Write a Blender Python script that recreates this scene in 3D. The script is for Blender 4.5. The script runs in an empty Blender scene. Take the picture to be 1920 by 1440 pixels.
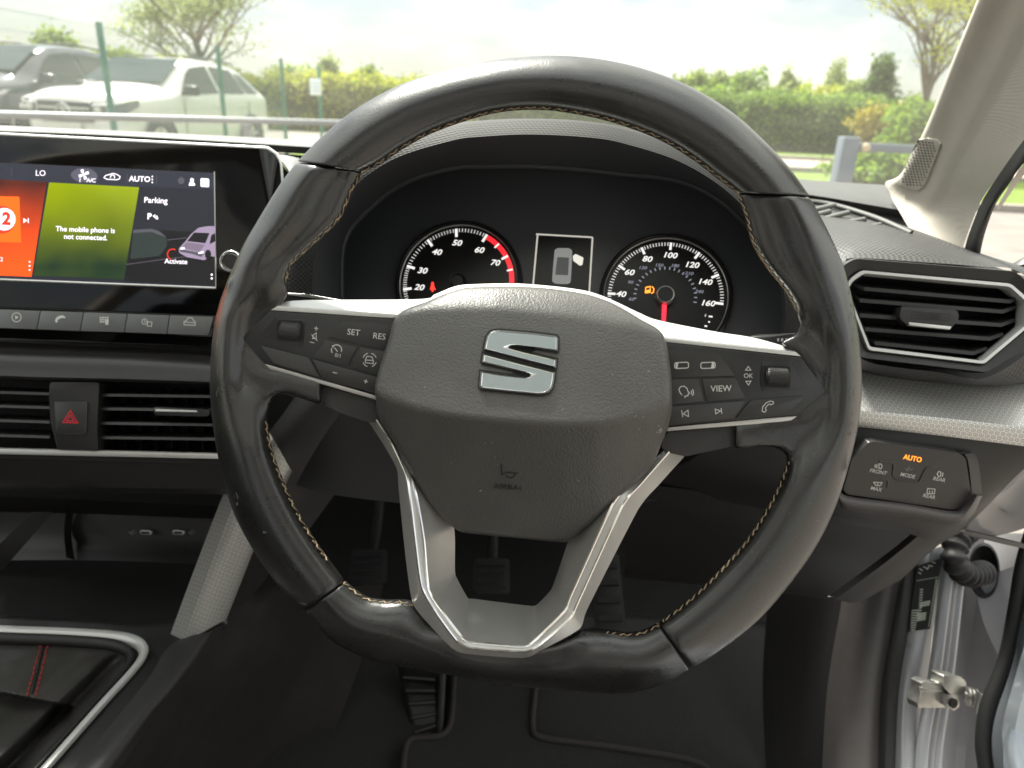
import bpy, bmesh, math, random
import numpy as np
from mathutils import Vector, Matrix
from mathutils.bvhtree import BVHTree
random.seed(7); rng = np.random.default_rng(7)
R_ = math.radians
sc = bpy.context.scene

# ---------------------------------------------------------------- camera
FPX = 1350.0                                   # focal length in photo pixels (1920 wide)
CAM = Vector((0, 0, 1.15)); PITCH = R_(21.1); ROLL = R_(2.7)
CF = Vector((0, math.cos(PITCH), -math.sin(PITCH)))
_r0 = Vector((1, 0, 0)); _u0 = _r0.cross(CF)
CR = _r0*math.cos(ROLL) + _u0*math.sin(ROLL); CU = _u0*math.cos(ROLL) - _r0*math.sin(ROLL)
cam = bpy.data.cameras.new('camera'); camo = bpy.data.objects.new('camera', cam)
sc.collection.objects.link(camo); sc.camera = camo
cam.sensor_width = 36; cam.lens = 36*FPX/1920; cam.clip_start = 0.02; cam.clip_end = 2000
camo.matrix_world = Matrix(((CR.x, CU.x, -CF.x, CAM.x), (CR.y, CU.y, -CF.y, CAM.y), (CR.z, CU.z, -CF.z, CAM.z), (0, 0, 0, 1)))
cam.dof.use_dof = True; cam.dof.focus_distance = 0.475; cam.dof.aperture_fstop = 9.0

# ---------------------------------------------------------------- sky, sun, exposure
SUN_EL, SUN_AZ = R_(55), R_(-28)               # azimuth from +Y (ahead) towards +X
w = bpy.data.worlds.new('World'); sc.world = w; w.use_nodes = True
nt = w.node_tree; nt.nodes.clear(); L = nt.links.new
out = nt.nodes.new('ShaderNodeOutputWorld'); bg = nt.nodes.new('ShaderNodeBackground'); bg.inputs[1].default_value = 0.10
sky = nt.nodes.new('ShaderNodeTexSky'); sky.sky_type = 'NISHITA'; sky.sun_disc = False
sky.sun_elevation = SUN_EL; sky.sun_rotation = SUN_AZ; sky.air_density = 1.0; sky.dust_density = 0.6
tc = nt.nodes.new('ShaderNodeTexCoord'); mp = nt.nodes.new('ShaderNodeMapping'); mp.inputs['Scale'].default_value = (1.0, 1.0, 2.6); mp.inputs['Location'].default_value = (.35, .2, .6)
no = nt.nodes.new('ShaderNodeTexNoise'); no.inputs['Scale'].default_value = 2.6; no.inputs['Detail'].default_value = 6; no.inputs['Roughness'].default_value = .55
rp = nt.nodes.new('ShaderNodeValToRGB'); rp.color_ramp.elements[0].position = .44; rp.color_ramp.elements[0].color = (.30, .30, .30, 1)
rp.color_ramp.elements[1].position = .60; rp.color_ramp.elements[1].color = (.95, .95, .95, 1)
mx = nt.nodes.new('ShaderNodeMix'); mx.data_type = 'RGBA'
mx.inputs['B'].default_value = (8.6, 8.4, 7.4, 1)   # bright broken cloud
L(tc.outputs['Generated'], mp.inputs[0]); L(mp.outputs[0], no.inputs[0]); L(no.outputs[0], rp.inputs[0]); L(rp.outputs[0], mx.inputs['Factor'])
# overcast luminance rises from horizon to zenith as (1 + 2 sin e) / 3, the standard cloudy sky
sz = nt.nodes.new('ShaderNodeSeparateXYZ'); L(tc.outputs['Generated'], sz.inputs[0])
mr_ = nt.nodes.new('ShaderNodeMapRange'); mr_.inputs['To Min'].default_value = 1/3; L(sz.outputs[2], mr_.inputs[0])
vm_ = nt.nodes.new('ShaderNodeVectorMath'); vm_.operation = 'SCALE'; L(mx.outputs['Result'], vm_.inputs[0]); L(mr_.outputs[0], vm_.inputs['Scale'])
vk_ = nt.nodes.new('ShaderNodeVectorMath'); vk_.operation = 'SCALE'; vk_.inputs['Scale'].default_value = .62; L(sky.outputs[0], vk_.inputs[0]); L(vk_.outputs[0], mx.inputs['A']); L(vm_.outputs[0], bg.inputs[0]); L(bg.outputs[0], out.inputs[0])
sun = bpy.data.lights.new('sun', 'SUN'); suno = bpy.data.objects.new('sun', sun); sc.collection.objects.link(suno)
sun.energy = 3.6; sun.angle = R_(12); sun.color = (1, .95, .86)
sd = Vector((math.sin(SUN_AZ)*math.cos(SUN_EL), math.cos(SUN_AZ)*math.cos(SUN_EL), math.sin(SUN_EL)))
suno.rotation_euler = sd.to_track_quat('Z', 'Y').to_euler(); suno.location = sd*50
vs = sc.view_settings; vs.view_transform = 'Standard'; vs.look = 'None'; vs.gamma = 1; vs.use_curve_mapping = False
vs.exposure = 2.05
sc.cycles.max_bounces = 8; sc.cycles.transparent_max_bounces = 12; sc.cycles.caustics_reflective = False; sc.cycles.caustics_refractive = False
sc.cycles.use_denoising = True

# ---------------------------------------------------------------- helpers: points
def P(px, py, d):                              # photo pixel at a depth along the view axis
    return CAM + (CF + CR*((px-960)/FPX) + CU*((720-py)/FPX))*d
def ray(px, py): return CF + CR*((px-960)/FPX) + CU*((720-py)/FPX)
def G(px, py, z):                              # ... on a level plane at height z
    r = ray(px, py); return CAM + r*((z-CAM.z)/r.z)
def W(px, py, y):                              # ... on an upright plane at world Y
    r = ray(px, py); return CAM + r*((y-CAM.y)/r.y)

class Fr:                                      # a flat working plane with its own axes
    def __init__(s, o, u, v):
        s.o = o; s.u = u.normalized(); s.n = s.u.cross(v).normalized(); s.v = s.n.cross(s.u)
    def at(s, px, py, h=0):
        r = ray(px, py); t = (s.o + s.n*h - CAM).dot(s.n)/r.dot(s.n); return CAM + r*t
    def uv(s, px, py, h=0):
        q = s.at(px, py, h) - s.o; return (q.dot(s.u), q.dot(s.v))
    def pt(s, u, v, h=0): return s.o + s.u*u + s.v*v + s.n*h
    def px(s, px, py, h=0): return (s.at(px+1, py, h) - s.at(px, py, h)).length
def frontal(px, py, d): return Fr(P(px, py, d), CR, CU)

def crv(pts, n, closed=False, smooth=True):
    p = [Vector(q) for q in pts]; m = len(p); dense = []
    segs = m if closed else m-1
    for i in range(segs):
        b, c = p[i], p[(i+1) % m]
        a = p[(i-1) % m] if closed or i > 0 else b*2-c
        d = p[(i+2) % m] if closed or i+2 < m else c*2-b
        for k in range(12):
            t = k/12
            dense.append(b.lerp(c, t) if not smooth else
                .5*((2*b) + (c-a)*t + (2*a-5*b+4*c-d)*t*t + (3*b-a-3*c+d)*t*t*t))
    dense.append(p[0].copy() if closed else p[-1].copy())
    Ls = [0]
    for i in range(1, len(dense)): Ls.append(Ls[-1] + (dense[i]-dense[i-1]).length)
    out = []; j = 0; cnt = n if closed else n-1
    for k in range(n):
        s = Ls[-1]*k/cnt
        while j < len(Ls)-2 and Ls[j+1] < s: j += 1
        f = (s-Ls[j])/max(Ls[j+1]-Ls[j], 1e-9); out.append(dense[j].lerp(dense[j+1], min(max(f, 0), 1)))
    return out

# ---------------------------------------------------------------- helpers: objects
col = sc.collection
def org(o):
    while o is not None and o.parent is not None: o = o.parent
    return o.location.copy() if o is not None else Vector()
def tag(o, label=None, cat=None, group=None, kind=None):
    if label: o['label'] = label
    if cat: o['category'] = cat
    if group: o['group'] = group
    if kind: o['kind'] = kind
    return o
def thing(name, label, cat, loc, group=None):
    o = bpy.data.objects.new(name, None); o.empty_display_size = .05; col.objects.link(o); o.location = loc
    return tag(o, label, cat, group)
def mk(name, V, Fc, mat, par=None, smooth=True, ang=40, uv=None, recalc=True):
    off = org(par); me = bpy.data.meshes.new(name)
    me.from_pydata([tuple(Vector(v)-off) for v in V], [], Fc)
    if uv is not None:
        ul = me.uv_layers.new(name='UVMap')
        for lp in me.loops: ul.data[lp.index].uv = uv[lp.vertex_index]
    if recalc:
        bm = bmesh.new(); bm.from_mesh(me); bmesh.ops.recalc_face_normals(bm, faces=bm.faces); bm.to_mesh(me); bm.free()
    if smooth: me.shade_smooth(); me.set_sharp_from_angle(angle=R_(ang))
    me.materials.append(mat)
    o = bpy.data.objects.new(name, me); col.objects.link(o)
    if par is not None: o.parent = par
    return o
def bm_obj(name, bm, mat, par=None, smooth=True, ang=40):
    off = org(par)
    bmesh.ops.recalc_face_normals(bm, faces=bm.faces)
    bmesh.ops.translate(bm, verts=bm.verts, vec=-off)
    me = bpy.data.meshes.new(name); bm.to_mesh(me); bm.free()
    if smooth: me.shade_smooth(); me.set_sharp_from_angle(angle=R_(ang))
    me.materials.append(mat); o = bpy.data.objects.new(name, me); col.objects.link(o)
    if par is not None: o.parent = par
    return o
def grid(lines, cu=False, cv=False):
    n = len(lines[0]); V = [v for l in lines for v in l]; F = []
    for i in range(len(lines) - (0 if cv else 1)):
        for j in range(n - (0 if cu else 1)):
            a = i*n+j; b = i*n+(j+1) % n; c = ((i+1) % len(lines))*n+(j+1) % n; d = ((i+1) % len(lines))*n+j
            F.append((a, b, c, d))
    return V, F
def loft(name, lines, mat, par=None, n=24, smooth=True, sub=0, ang=40, uv=False, thick=0, lsm=True):
    """lines of (px, py, depth) or Vectors, run across; skinned one to the next"""
    L3 = []
    for l in lines:
        q = [p if isinstance(p, Vector) else P(*p) for p in l]
        L3.append(crv(q, n, smooth=lsm))
    if sub:
        m = (len(L3)-1)*sub+1
        cols = [crv([l[j] for l in L3], m) for j in range(n)]
        L3 = [[cols[j][i] for j in range(n)] for i in range(m)]
    V, F = grid(L3)
    UV = None
    if uv:
        UV = []; cv = 0
        for i, l in enumerate(L3):
            if i: cv += (l[n//2]-L3[i-1][n//2]).length
            s = 0
            for j in range(n):
                if j: s += (l[j]-l[j-1]).length
                UV.append((s, cv))
    o = mk(name, V, F, mat, par, smooth, ang, UV)
    if thick:
        m = o.modifiers.new('s', 'SOLIDIFY'); m.thickness = thick; m.offset = 0
    return o
def rpoly(pts, r, k=4):
    if r <= 0: return [tuple(p) for p in pts]
    out = []; n = len(pts)
    for i in range(n):
        a, b, c = Vector(pts[i-1]), Vector(pts[i]), Vector(pts[(i+1) % n])
        d1, d2 = a-b, c-b; l1, l2 = d1.length, d2.length
        rr = min(r, l1*.45, l2*.45); p, q = b+d1*(rr/l1), b+d2*(rr/l2)
        for j in range(k+1):
            t = j/k; out.append(tuple(p*(1-t)**2 + b*2*t*(1-t) + q*t*t))
    return out
def prism(name, fr, poly, h0, h1, mat, par=None, bev=0., r=0., seg=2, local=False, ang=35, hole=None):
    q = poly if local else [fr.uv(x, y, h1) for x, y in poly]
    q = rpoly(q, r); n = len(q)
    bm = bmesh.new()
    b = [bm.verts.new(fr.pt(u, v, h0)) for u, v in q]; t = [bm.verts.new(fr.pt(u, v, h1)) for u, v in q]
    bm.faces.new(b[::-1]); bm.faces.new(t)
    for i in range(n): bm.faces.new((b[i], b[(i+1) % n], t[(i+1) % n], t[i]))
    if bev:
        ts = set(t); ed = [e for e in bm.edges if e.verts[0] in ts and e.verts[1] in ts]
        bmesh.ops.bevel(bm, geom=ed, offset=bev, segments=seg, affect='EDGES', profile=.5, clamp_overlap=True)
    return bm_obj(name, bm, mat, par, True, ang)
def ring(name, fr, outer, inner, h0, h1, mat, par=None, r=0., bev=0., hin=None):
    """frame between two outlines with the same number of corners"""
    qo = rpoly([fr.uv(x, y, h1) for x, y in outer], r); qi = rpoly([fr.uv(x, y, h1) for x, y in inner], r*.8)
    hin = h1 if hin is None else hin
    ml = [[(qo[i][0]*(1-t)+qi[i][0]*t, qo[i][1]*(1-t)+qi[i][1]*t) for i in range(len(qo))] for t in (0, .12, .88, 1)]
    hs = (h1-bev, h1, hin, hin-bev)
    rows = [[fr.pt(u, v, h0) for u, v in qo]] + [[fr.pt(u, v, hs[k]) for u, v in ml[k]] for k in range(4)] + [[fr.pt(u, v, h0) for u, v in qi]]
    V, F = grid(rows, cu=True, cv=True)
    return mk(name, V, F, mat, par, True, 35)
def tube(name, pts, rad, mat, par=None, seg=10, n=None, closed=False, sq=1.0, smooth=True):
    p = crv(pts, n, closed) if n else [Vector(q) for q in pts]
    rows = []; m = len(p); prev = None
    for i in range(m):
        t = (p[(i+1) % m]-p[i-1]) if closed else (p[min(i+1, m-1)]-p[max(i-1, 0)])
        t.normalize()
        if prev is None: a = t.orthogonal().normalized()
        else: a = (prev - t*prev.dot(t)).normalized()
        prev = a; b = t.cross(a); r = rad(i/(m-1)) if callable(rad) else rad
        rows.append([p[i] + a*math.cos(2*math.pi*k/seg)*r + b*math.sin(2*math.pi*k/seg)*r*sq for k in range(seg)])
    V, F = grid(rows, cu=True, cv=closed)
    if not closed: F += [tuple(range(seg))[::-1], tuple(range((m-1)*seg, m*seg))]
    return mk(name, V, F, mat, par, smooth, 50)
def joined_tubes(name, paths, rad, mat, par=None, seg=5, smooth=True):
    V = []; F = []
    for p in paths:
        p = [Vector(q) for q in p]; m = len(p); o0 = len(V); prev = None
        for i in range(m):
            t = (p[min(i+1, m-1)]-p[max(i-1, 0)]).normalized()
            a = t.orthogonal().normalized() if prev is None else (prev - t*prev.dot(t)).normalized(); prev = a; b = t.cross(a)
            r = rad(i/(m-1)) if callable(rad) else rad
            V += [p[i] + a*math.cos(2*math.pi*k/seg)*r + b*math.sin(2*math.pi*k/seg)*r for k in range(seg)]
        for i in range(m-1):
            for k in range(seg):
                F.append((o0+i*seg+k, o0+i*seg+(k+1) % seg, o0+(i+1)*seg+(k+1) % seg, o0+(i+1)*seg+k))
        F += [tuple(range(o0+seg-1, o0-1, -1)), tuple(range(o0+(m-1)*seg, o0+m*seg))]
    return mk(name, V, F, mat, par, smooth, 60)
def box(name, c, s, mat, par=None, bev=0., ax=None):
    bm = bmesh.new(); bmesh.ops.create_cube(bm, size=1)
    M = Matrix.Identity(3) if ax is None else Matrix((ax[0], ax[1], ax[2])).transposed()
    for v in bm.verts: v.co = Vector(c) + M @ Vector((v.co.x*s[0], v.co.y*s[1], v.co.z*s[2]))
    if bev: bmesh.ops.bevel(bm, geom=bm.edges[:], offset=bev, segments=2, affect='EDGES', profile=.5)
    return bm_obj(name, bm, mat, par)
def text(fr, s, px, py, hpx, mat, par, h, rot=0., shear=0., bold=0., name='lettering', align='CENTER', sx=1.):
    cu = bpy.data.curves.new(name, 'FONT'); cu.body = s; cu.align_x = align; cu.align_y = 'CENTER'; cu.shear = shear
    m = fr.px(px, py, h); cu.size = hpx*m/.70; cu.offset = bold*cu.size; cu.resolution_u = 3
    ob = bpy.data.objects.new(name, cu); me = bpy.data.meshes.new_from_object(ob)
    bpy.data.objects.remove(ob); bpy.data.curves.remove(cu)
    c, sn = math.cos(-R_(rot)), math.sin(-R_(rot)); o2 = fr.uv(px, py, h); off = org(par)
    for v in me.vertices:
        x, y = v.co.x*sx, v.co.y
        v.co = fr.pt(o2[0]+x*c-y*sn, o2[1]+x*sn+y*c, h) - off
    me.name = name; me.materials.clear(); me.materials.append(mat)
    o = bpy.data.objects.new(name, me); col.objects.link(o); o.parent = par
    return o
def strokes(fr, lines, wpx, mat, par, h, name='symbol'):
    """thin printed lines: each a list of photo pixels (closed when the first point comes back)"""
    V = []; F = []
    for k, l in enumerate(lines):
        hh = h + k*2e-5; q = [Vector(fr.uv(x, y, hh)) for x, y in l]
        w = wpx*fr.px(l[0][0], l[0][1], hh)*.5
        cl = (q[0]-q[-1]).length < 1e-7 and len(q) > 2
        if cl: q = q[:-1]
        m = len(q); o0 = len(V)
        for i in range(m):
            a = q[i]-q[i-1] if (cl or i) else q[1]-q[0]
            b = q[(i+1) % m]-q[i] if (cl or i < m-1) else a
            a = a.normalized(); b = b.normalized(); t = (a+b)
            t = t.normalized() if t.length > 1e-4 else a
            nn = Vector((-t.y, t.x)); s = w/max(.45, nn.dot(Vector((-a.y, a.x))))
            V += [fr.pt(*(q[i]+nn*s), hh), fr.pt(*(q[i]-nn*s), hh)]
        for i in range(m if cl else m-1):
            j = (i+1) % m; F.append((o0+2*i, o0+2*i+1, o0+2*j+1, o0+2*j))
    return mk(name, V, F, mat, par, False, recalc=False)
def flat(fr, poly, mat, par, h, name='print', r=0.):
    q = rpoly([fr.uv(x, y, h) for x, y in poly], r)
    return mk(name, [fr.pt(u, v, h) for u, v in q], [tuple(range(len(q)))], mat, par, False, recalc=False)
def arc(cx, cy, r, a0, a1, n=12, ry=None):
    ry = r if ry is None else ry
    return [(cx+r*math.cos(R_(a0+(a1-a0)*i/n)), cy-ry*math.sin(R_(a0+(a1-a0)*i/n))) for i in range(n+1)]

# ---------------------------------------------------------------- materials
def newmat(name):
    m = bpy.data.materials.new(name); m.use_nodes = True; t = m.node_tree
    return m, t, t.nodes['Principled BSDF'], t.links.new
def N(t, kind, **kw):
    n = t.nodes.new('ShaderNode'+kind)
    for k, v in kw.items():
        if k in n.inputs: n.inputs[k].default_value = v
        else: setattr(n, k, v)
    return n
def mat(name, c, rough=.5, metal=0., spec=.5, bump=None, var=0., coat=0., rvar=0., sheen=0., mottle=40.):
    """bump: (texture, scale, strength, distance)"""
    m, t, b, l = newmat(name)
    b.inputs['Base Color'].default_value = (*c, 1); b.inputs['Roughness'].default_value = rough
    b.inputs['Metallic'].default_value = metal; b.inputs['Specular IOR Level'].default_value = spec
    b.inputs['Coat Weight'].default_value = coat; b.inputs['Coat Roughness'].default_value = .04
    b.inputs['Sheen Weight'].default_value = sheen
    co = N(t, 'TexCoord')
    if var or rvar:
        n1 = N(t, 'TexNoise', Scale=mottle, Detail=5.0); l(co.outputs['Object'], n1.inputs['Vector'])
        if var:
            mr = N(t, 'MapRange'); mr.inputs['From Min'].default_value = .3; mr.inputs['From Max'].default_value = .7
            mr.inputs['To Min'].default_value = 1-var; mr.inputs['To Max'].default_value = 1+var; l(n1.outputs[0], mr.inputs[0])
            vm = N(t, 'VectorMath', operation='SCALE'); vm.inputs[0].default_value = c; l(mr.outputs[0], vm.inputs['Scale']); l(vm.outputs[0], b.inputs['Base Color'])
        if rvar:
            mr = N(t, 'MapRange'); mr.inputs['From Min'].default_value = .3; mr.inputs['From Max'].default_value = .7
            mr.inputs['To Min'].default_value = max(.02, rough-rvar); mr.inputs['To Max'].default_value = min(1, rough+rvar)
            l(n1.outputs[0], mr.inputs[0]); l(mr.outputs[0], b.inputs['Roughness'])
    if bump:
        kind, s, st, d = bump
        if kind == 'grain':
            # leather: shallow cells parted by creases, slightly warped
            nz = N(t, 'TexNoise', Scale=s*.35, Detail=2.0); l(co.outputs['Object'], nz.inputs['Vector'])
            ad = N(t, 'VectorMath', operation='MULTIPLY_ADD'); l(nz.outputs['Color'], ad.inputs[0]); ad.inputs[1].default_value = (1.6/s,)*3; l(co.outputs['Object'], ad.inputs[2])
            tx = N(t, 'TexVoronoi', Scale=s); tx.feature = 'SMOOTH_F1'; tx.inputs['Smoothness'].default_value = .35; l(ad.outputs[0], tx.inputs['Vector']); h = tx.outputs['Distance']
            inv = True
        elif kind == 'noise':
            tx = N(t, 'TexNoise', Scale=s, Detail=4.0); l(co.outputs['Object'], tx.inputs['Vector']); h = tx.outputs[0]; inv = False
        elif kind == 'weave':
            tx = N(t, 'TexWave', Scale=s, Distortion=0.4); l(co.outputs['Object'], tx.inputs['Vector']); h = tx.outputs[0]; inv = False
        elif kind == 'hex':
            h = hexdist(t, co.outputs['UV'], s); inv = True
        bp = N(t, 'Bump', Strength=st, Distance=d); bp.invert = inv
        l(h, bp.inputs['Height']); l(bp.outputs[0], b.inputs['Normal'])
    return m
def hexdist(t, vec, s):
    l = t.links.new
    p = N(t, 'VectorMath', operation='MULTIPLY'); l(vec, p.inputs[0]); p.inputs[1].default_value = (s, s, 0)
    def wrp(src, add):
        a = N(t, 'VectorMath', operation='ADD'); l(src, a.inputs[0]); a.inputs[1].default_value = add
        q = N(t, 'VectorMath', operation='WRAP'); l(a.outputs[0], q.inputs[0])
        q.inputs[1].default_value = (.5, .8660254, .5); q.inputs[2].default_value = (-.5, -.8660254, -.5)
        ln = N(t, 'VectorMath', operation='LENGTH'); l(q.outputs[0], ln.inputs[0]); return q.outputs[0], ln.outputs['Value']
    a, la = wrp(p.outputs[0], (0, 0, 0)); b, lb = wrp(p.outputs[0], (.5, .8660254, 0))
    lt = N(t, 'Math', operation='LESS_THAN'); l(la, lt.inputs[0]); l(lb, lt.inputs[1])
    mixn = N(t, 'Mix', data_type='VECTOR'); l(lt.outputs[0], mixn.inputs[0]); l(b, mixn.inputs[4]); l(a, mixn.inputs[5])
    ab = N(t, 'VectorMath', operation='ABSOLUTE'); l(mixn.outputs[1], ab.inputs[0])
    dt = N(t, 'VectorMath', operation='DOT_PRODUCT'); l(ab.outputs[0], dt.inputs[0]); dt.inputs[1].default_value = (.5, .8660254, 0)
    sp = N(t, 'SeparateXYZ'); l(ab.outputs[0], sp.inputs[0])
    mxn = N(t, 'Math', operation='MAXIMUM'); l(sp.outputs[0], mxn.inputs[0]); l(dt.outputs['Value'], mxn.inputs[1])
    return mxn.outputs[0]
def hexmetal(name, base, line, rough, s, metal=.8):
    m, t, b, l = newmat(name); co = N(t, 'TexCoord'); d = hexdist(t, co.outputs['UV'], s)
    cr = N(t, 'ValToRGB'); e = cr.color_ramp.elements
    e[0].position = 0; e[0].color = (*line, 1); e[1].position = .5; e[1].color = (*base, 1)
    cr.color_ramp.interpolation = 'LINEAR'
    for p_, c_ in ((.10, line), (.14, base), (.22, base), (.26, line), (.36, line), (.41, base)):
        q = cr.color_ramp.elements.new(p_); q.color = (*c_, 1)
    l(d, cr.inputs[0]); l(cr.outputs[0], b.inputs['Base Color'])
    b.inputs['Metallic'].default_value = metal; b.inputs['Roughness'].default_value = rough
    bp = N(t, 'Bump', Strength=.35, Distance=.0002); l(d, bp.inputs['Height']); l(bp.outputs[0], b.inputs['Normal'])
    return m
def emit(name, c, s=1.):
    m, t, b, l = newmat(name); b.inputs['Base Color'].default_value = (.01, .01, .01, 1); b.inputs['Roughness'].default_value = .3
    b.inputs['Emission Color'].default_value = (*c, 1); b.inputs['Emission Strength'].default_value = s
    return m
def leafmat(name, c1, c2):
    m, t, b, l = newmat(name)
    g = N(t, 'NewGeometry'); cr = N(t, 'ValToRGB'); cr.color_ramp.elements[0].color = (*c1, 1); cr.color_ramp.elements[1].color = (*c2, 1)
    l(g.outputs['Random Per Island'], cr.inputs[0]); l(cr.outputs[0], b.inputs['Base Color']); b.inputs['Roughness'].default_value = .6
    tr = N(t, 'BsdfTranslucent'); l(cr.outputs[0], tr.inputs[0]); ms = N(t, 'MixShader'); ms.inputs[0].default_value = .5
    l(b.outputs[0], ms.inputs[1]); l(tr.outputs[0], ms.inputs[2]); l(ms.outputs[0], t.nodes['Material Output'].inputs[0])
    return m
def glassmat(name, tint, refl=.05, rough=.0, dust=0.):
    m, t, b, l = newmat(name); t.nodes.remove(b)
    tr = N(t, 'BsdfTransparent'); tr.inputs[0].default_value = (*tint, 1); gl = N(t, 'BsdfGlossy'); gl.inputs['Roughness'].default_value = rough
    fr_ = N(t, 'Fresnel', IOR=1.45); ml = N(t, 'Math', operation='MULTIPLY'); ml.inputs[1].default_value = refl/.04; l(fr_.outputs[0], ml.inputs[0])
    ms = N(t, 'MixShader'); l(ml.outputs[0], ms.inputs[0]); l(tr.outputs[0], ms.inputs[1]); l(gl.outputs[0], ms.inputs[2]); last = ms
    if dust:      # translucent veil of road dust, mixed in to give the view its glare haze
        co = N(t, 'TexCoord'); nz = N(t, 'TexNoise', Scale=9.0, Detail=6.0); l(co.outputs['Object'], nz.inputs['Vector'])
        mr = N(t, 'MapRange'); mr.inputs['From Min'].default_value = .3; mr.inputs['From Max'].default_value = .7; mr.inputs['To Min'].default_value = dust*.7; mr.inputs['To Max'].default_value = dust*1.3; l(nz.outputs[0], mr.inputs[0])
        tl = N(t, 'BsdfTranslucent'); tl.inputs[0].default_value = (.85, .82, .74, 1); m2 = N(t, 'MixShader'); l(mr.outputs[0], m2.inputs[0]); l(ms.outputs[0], m2.inputs[1]); l(tl.outputs[0], m2.inputs[2]); last = m2
    l(last.outputs[0], t.nodes['Material Output'].inputs[0])
    return m

M = {}
M['leather'] = mat('wheel_leather', (.015, .0146, .0138), .29, spec=.85, bump=('grain', 900, .26, .0002), rvar=.05, mottle=45, var=.15)
M['pad'] = mat('airbag_vinyl', (.085, .081, .076), .40, spec=.5, bump=('grain', 850, .6, .0003), var=.08)
M['gloss_edge'] = mat('satin_black', (.018, .018, .018), .35)
M['plastic'] = mat('dark_plastic', (.015, .0142, .014), .46, bump=('noise', 1800, .15, .0001), var=.1)
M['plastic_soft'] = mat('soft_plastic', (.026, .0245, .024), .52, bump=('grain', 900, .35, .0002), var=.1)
M['button'] = mat('button_plastic', (.032, .031, .030), .40, rvar=.06, mottle=90)
M['podblack'] = mat('pod_plastic', (.022, .022, .022), .34, rvar=.06, mottle=60)
M['grey_button'] = mat('key_grey', (.13, .135, .135), .42, rvar=.05)
M['silver'] = mat('satin_silver', (.56, .55, .53), .33, metal=.6, rvar=.05, mottle=60, bump=('noise', 2500, .06, .00005))
M['silver_lt'] = mat('satin_silver_light', (.66, .66, .64), .36, metal=.4, rvar=.05)
M['chrome'] = mat('chrome', (.85, .85, .84), .13, metal=1., rvar=.05, mottle=200)
M['emblem'] = mat('emblem_metal', (.30, .335, .34), .34, metal=.85, rvar=.03, mottle=300)
M['gloss'] = mat('piano_black', (.002, .002, .002), .07, spec=.35, rvar=.02)
M['black'] = mat('matt_black', (.0045, .0045, .0045), .7)
M['roller'] = mat('roller_rubber', (.030, .028, .028), .35)
M['rubber'] = mat('rubber', (.018, .018, .018), .6, bump=('noise', 600, .2, .0002))
M['carpet'] = mat('carpet', (.0058, .0052, .005), .95, spec=.15, bump=('noise', 1300, 1.0, .0016), var=.65, mottle=420, sheen=.2)
M['piping'] = mat('mat_piping', (.030, .025, .023), .85, bump=('noise', 1500, .6, .0005))
M['print'] = mat('white_print', (.62, .61, .58), .5)
M['dimprint'] = mat('dim_print', (.20, .20, .20), .5)
M['darkprint'] = mat('dark_print', (.006, .006, .006), .5)
M['thread'] = mat('beige_thread', (.36, .27, .17), .8, bump=('noise', 3000, .5, .0002))
M['redthread'] = mat('red_thread', (.33, .035, .025), .8)
M['hexsilver'] = hexmetal('hex_silver', (.70, .69, .66), (.30, .295, .285), .38, 205, .55)
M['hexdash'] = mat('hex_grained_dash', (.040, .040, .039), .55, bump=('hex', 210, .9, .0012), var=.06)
M['dash'] = mat('dash_top', (.060, .060, .058), .55, bump=('grain', 800, .35, .0003), var=.08)
M['pillar'] = mat('pillar_fabric', (.52, .475, .41), .8, bump=('weave', 420, .25, .0003), var=.03)
M['grille'] = mat('grille_plastic', (.56, .515, .45), .7)
M['bodysilver'] = mat('body_paint', (.52, .53, .56), .30, metal=.15, coat=.6, rvar=.03)
M['bodydull'] = mat('body_primer_paint', (.48, .47, .48), .42, metal=.1, coat=.3, rvar=.05, var=.05)
M['metal'] = mat('zinc_metal', (.55, .54, .51), .38, metal=.9, rvar=.1, mottle=150)
M['gauge'] = mat('gauge_face', (.006, .006, .006), .35)
M['clusterpanel'] = mat('cluster_panel', (.09, .094, .104), .42)
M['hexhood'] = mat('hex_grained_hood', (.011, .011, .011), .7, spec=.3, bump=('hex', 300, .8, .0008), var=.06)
M['gaiter'] = mat('gaiter_leather', (.042, .040, .036), .45, bump=('grain', 520, .4, .0004), var=.12)
# ================================================================ steering wheel
WH = frontal(1005, 700, .415)
wheel = thing('steering_wheel', 'black leather flat-bottomed steering wheel with silver spokes, in front of the dials', 'steering wheel', WH.pt(0, 0, -.05))
HD = .0150
PG = [(-1, -.1), (-.93, .45), (-.6, .85), (-.15, 1.0), (.3, .97), (.68, .68), (.95, .25), (1, -.25), (.6, -.85), (-.5, -.9)]
PT = [(-1, -.1), (-.92, .38), (-.68, .70), (-.28, .93), (.2, 1.0), (.6, .82), (.92, .4), (1, -.15), (.65, -.8), (-.55, -.85)]
PB = [(-1, -.1), (-.9, .45), (-.55, .80), (-.12, 1.0), (.22, .98), (.6, .62), (.93, .1), (.96, -.35), (.55, -.9), (-.5, -.9)]
PU = [(-1, -.1), (-.93, .40), (-.72, .62), (-.35, .62), (.12, .92), (.52, .98), (.9, .45), (1, -.15), (.6, -.85), (-.5, -.9)]   # hollowed for the thumb
TOP = [((558,303),(684,322)),((606,255),(719,303)),((671,203),(756,278)),((767,153),(817,246)),((897,119),(915,214)),((1000,106),(1000,205)),((1097,108),(1080,213)),
       ((1194,126),(1160,232)),((1290,161),(1240,263)),((1371,210),(1300,299)),((1429,261),(1340,330)),((1478,313),(1362,346)),((1517,367),(1380,360))]
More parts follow.
